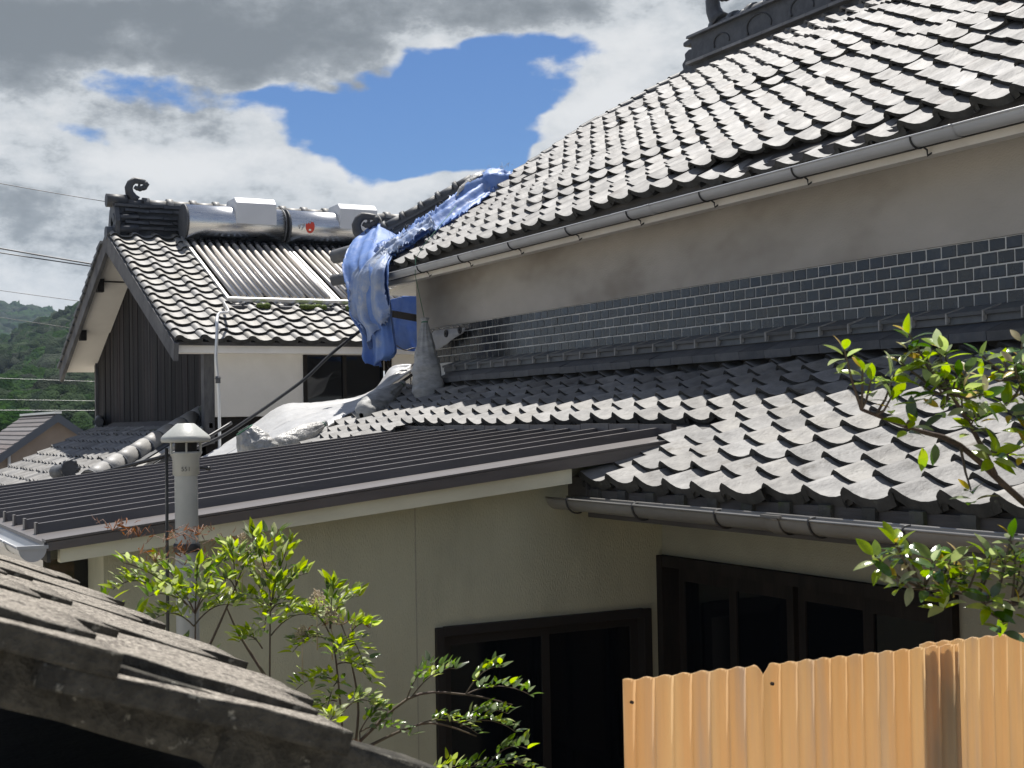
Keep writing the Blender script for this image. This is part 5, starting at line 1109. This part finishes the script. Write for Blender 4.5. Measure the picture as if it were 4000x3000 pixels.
l1 = limb([(3.88, 2.92, -.72), (3.52, 2.92, -.42), (3.34, 3.0, -.28), (3.10, 3.02, -.10), (2.92, 3.02, -.05), (2.72, 3.02, .012)], .019, .0065)
l2 = limb([(3.22, 3.0, -.19), (3.13, 2.98, -.08), (3.05, 2.96, .0), (2.99, 2.95, .06)], .011, .006)
l3 = limb([(3.88, 2.92, -.86), (3.55, 2.9, -.66), (3.34, 2.96, -.595), (3.1, 2.98, -.54), (2.92, 3.0, -.51)], .011, .004)
l4 = limb([(3.40, 2.98, -.36), (3.36, 2.95, -.15), (3.30, 2.94, .02), (3.26, 2.94, .10)], .011, .005)
def rosette(c_, r_, n, limbs, mix=(0, 0, 1, 1, 2), tilt=.35):
    c_ = Vector(c_) * TK; near = min((p for L_ in limbs for p in L_), key=lambda p: (p - c_).length)
    d = (c_ - near); d = d.normalized() if d.length > .01 else Vector((0, 0, 1))
    mid = near.lerp(c_, .5) + Vector((0, 0, -.012)); b = MB(); b.tube([near, mid, c_], [.0042, .003, .0022], 5, cap=False); b.build('twig', M_STEM, tree)
    ax_ = (d * .5 + Vector((0, 0, .9)) + rv(.18)).normalized(); s1 = ax_.cross(Vector((1, .3, 0))).normalized(); s2 = ax_.cross(s1)
    for i in range(n):
        a_ = 2.4 * i + random.gauss(0, .25); t = (i / max(n - 1, 1)); out_ = s1 * math.cos(a_) + s2 * math.sin(a_)
        p = c_ - ax_ * (.035 * t) + out_ * .004; dr = out_ * (.45 + .55 * t) + ax_ * (.75 - .75 * t) + rv(.12)
        put_leaf(evg[3] if (i == 0 and random.random() < .5) or random.random() < .05 else evg[random.choice(mix)], p, dr, ax_ + rv(.2), tree, random.uniform(.72, 1.0))
up_c = [(2.66, 3.02, .19), (2.71, 3.0, .13), (2.76, 3.02, .10), (2.83, 3.0, .115), (2.885, 3.0, .235), (2.87, 3.02, .15), (2.80, 2.98, .05), (2.90, 2.96, .075), (2.955, 3.0, .16), (2.98, 2.96, .10), (3.03, 3.0, .185), (3.06, 2.95, .12), (3.09, 3.0, .06), (3.13, 2.96, .17), (3.17, 3.0, .11), (3.22, 2.96, .155), (3.25, 2.92, .09), (3.30, 2.95, .15), (3.36, 2.94, .12), (3.18, 2.92, .02), (3.27, 2.9, -.03), (3.34, 2.92, .04), (3.08, 2.92, -.01), (2.84, 2.95, -.02), (3.22, 2.88, -.10), (3.34, 2.9, -.08), (3.12, 2.9, -.12), (3.40, 2.9, .0), (3.42, 2.92, .10)]
for c_ in up_c: rosette(c_, .05, random.randint(7, 9), (l1, l2, l4))
for i in range(26): rosette(Vector(random.choice(up_c[5:])) + rv(.045), .05, 6, (l1, l2, l4), mix=(2, 0, 2, 1))
lo_c = [(2.72, 2.98, -.40), (2.78, 2.96, -.37), (2.76, 2.95, -.46), (2.84, 2.97, -.40), (2.86, 2.93, -.46), (2.92, 2.96, -.42), (2.97, 2.94, -.47), (3.02, 2.96, -.41), (3.07, 2.94, -.46), (3.13, 2.96, -.42), (3.18, 2.94, -.47), (3.24, 2.95, -.43), (3.30, 2.94, -.48), (3.34, 2.95, -.42), (2.90, 2.9, -.52), (3.08, 2.9, -.53), (3.25, 2.9, -.55)]
for c_ in lo_c: rosette(c_, .05, random.randint(7, 9), (l3,), mix=(0, 1, 1, 2, 2))
for i in range(16): rosette(Vector(random.choice(lo_c[2:])) + rv(.035), .05, 6, (l3,), mix=(2, 0, 2, 1))
l5 = limb([(3.88, 2.92, -.55), (3.98, 2.88, -.2), (4.0, 2.85, .1)], .012, .005)
l6 = limb([(3.86, 2.9, -.35), (3.82, 2.95, -.05), (3.80, 2.95, .2)], .012, .005)
for i in range(26): rosette((3.9 + random.uniform(-.14, .25), 2.9 + random.gauss(0, .1), -.05 + random.uniform(-.35, .32)), .05, 7, (l5, l6), mix=(2, 0, 1, 1))
put_leaf(evg[0], Vector((3.20, 2.97, -.595)) * TK, (.02, 0, -1), (-.4, -1, 0), tree, 1.0)
for p in ((2.90, 2.97, -.10), (2.93, 2.95, -.09), (3.30, 2.95, -.26), (2.84, 2.97, -.49), (2.95, 2.95, -.50)): put_leaf(random.choice(evg[:3]), Vector(p) * TK, (random.gauss(0, .2), 0, -1), (-.4, -1, 0), tree, .9)
hz = MB(); hz.box(-420, 420, -30, 1320, GZ - 1.2, 132); ho = hz.build('haze', None); tag(ho, kind='stuff')
hm = bpy.data.materials.new('thin_air'); hm.use_nodes = True; t_ = hm.node_tree; t_.nodes.clear()
o_ = t_.nodes.new('ShaderNodeOutputMaterial'); v_ = t_.nodes.new('ShaderNodeVolumePrincipled'); v_.inputs['Color'].default_value = (.62, .80, 1.0, 1); v_.inputs['Density'].default_value = 0.00017; v_.inputs['Anisotropy'].default_value = .2
t_.links.new(v_.outputs[0], o_.inputs['Volume']); ho.data.materials.clear(); ho.data.materials.append(hm)

bpy.context.view_layer.update()
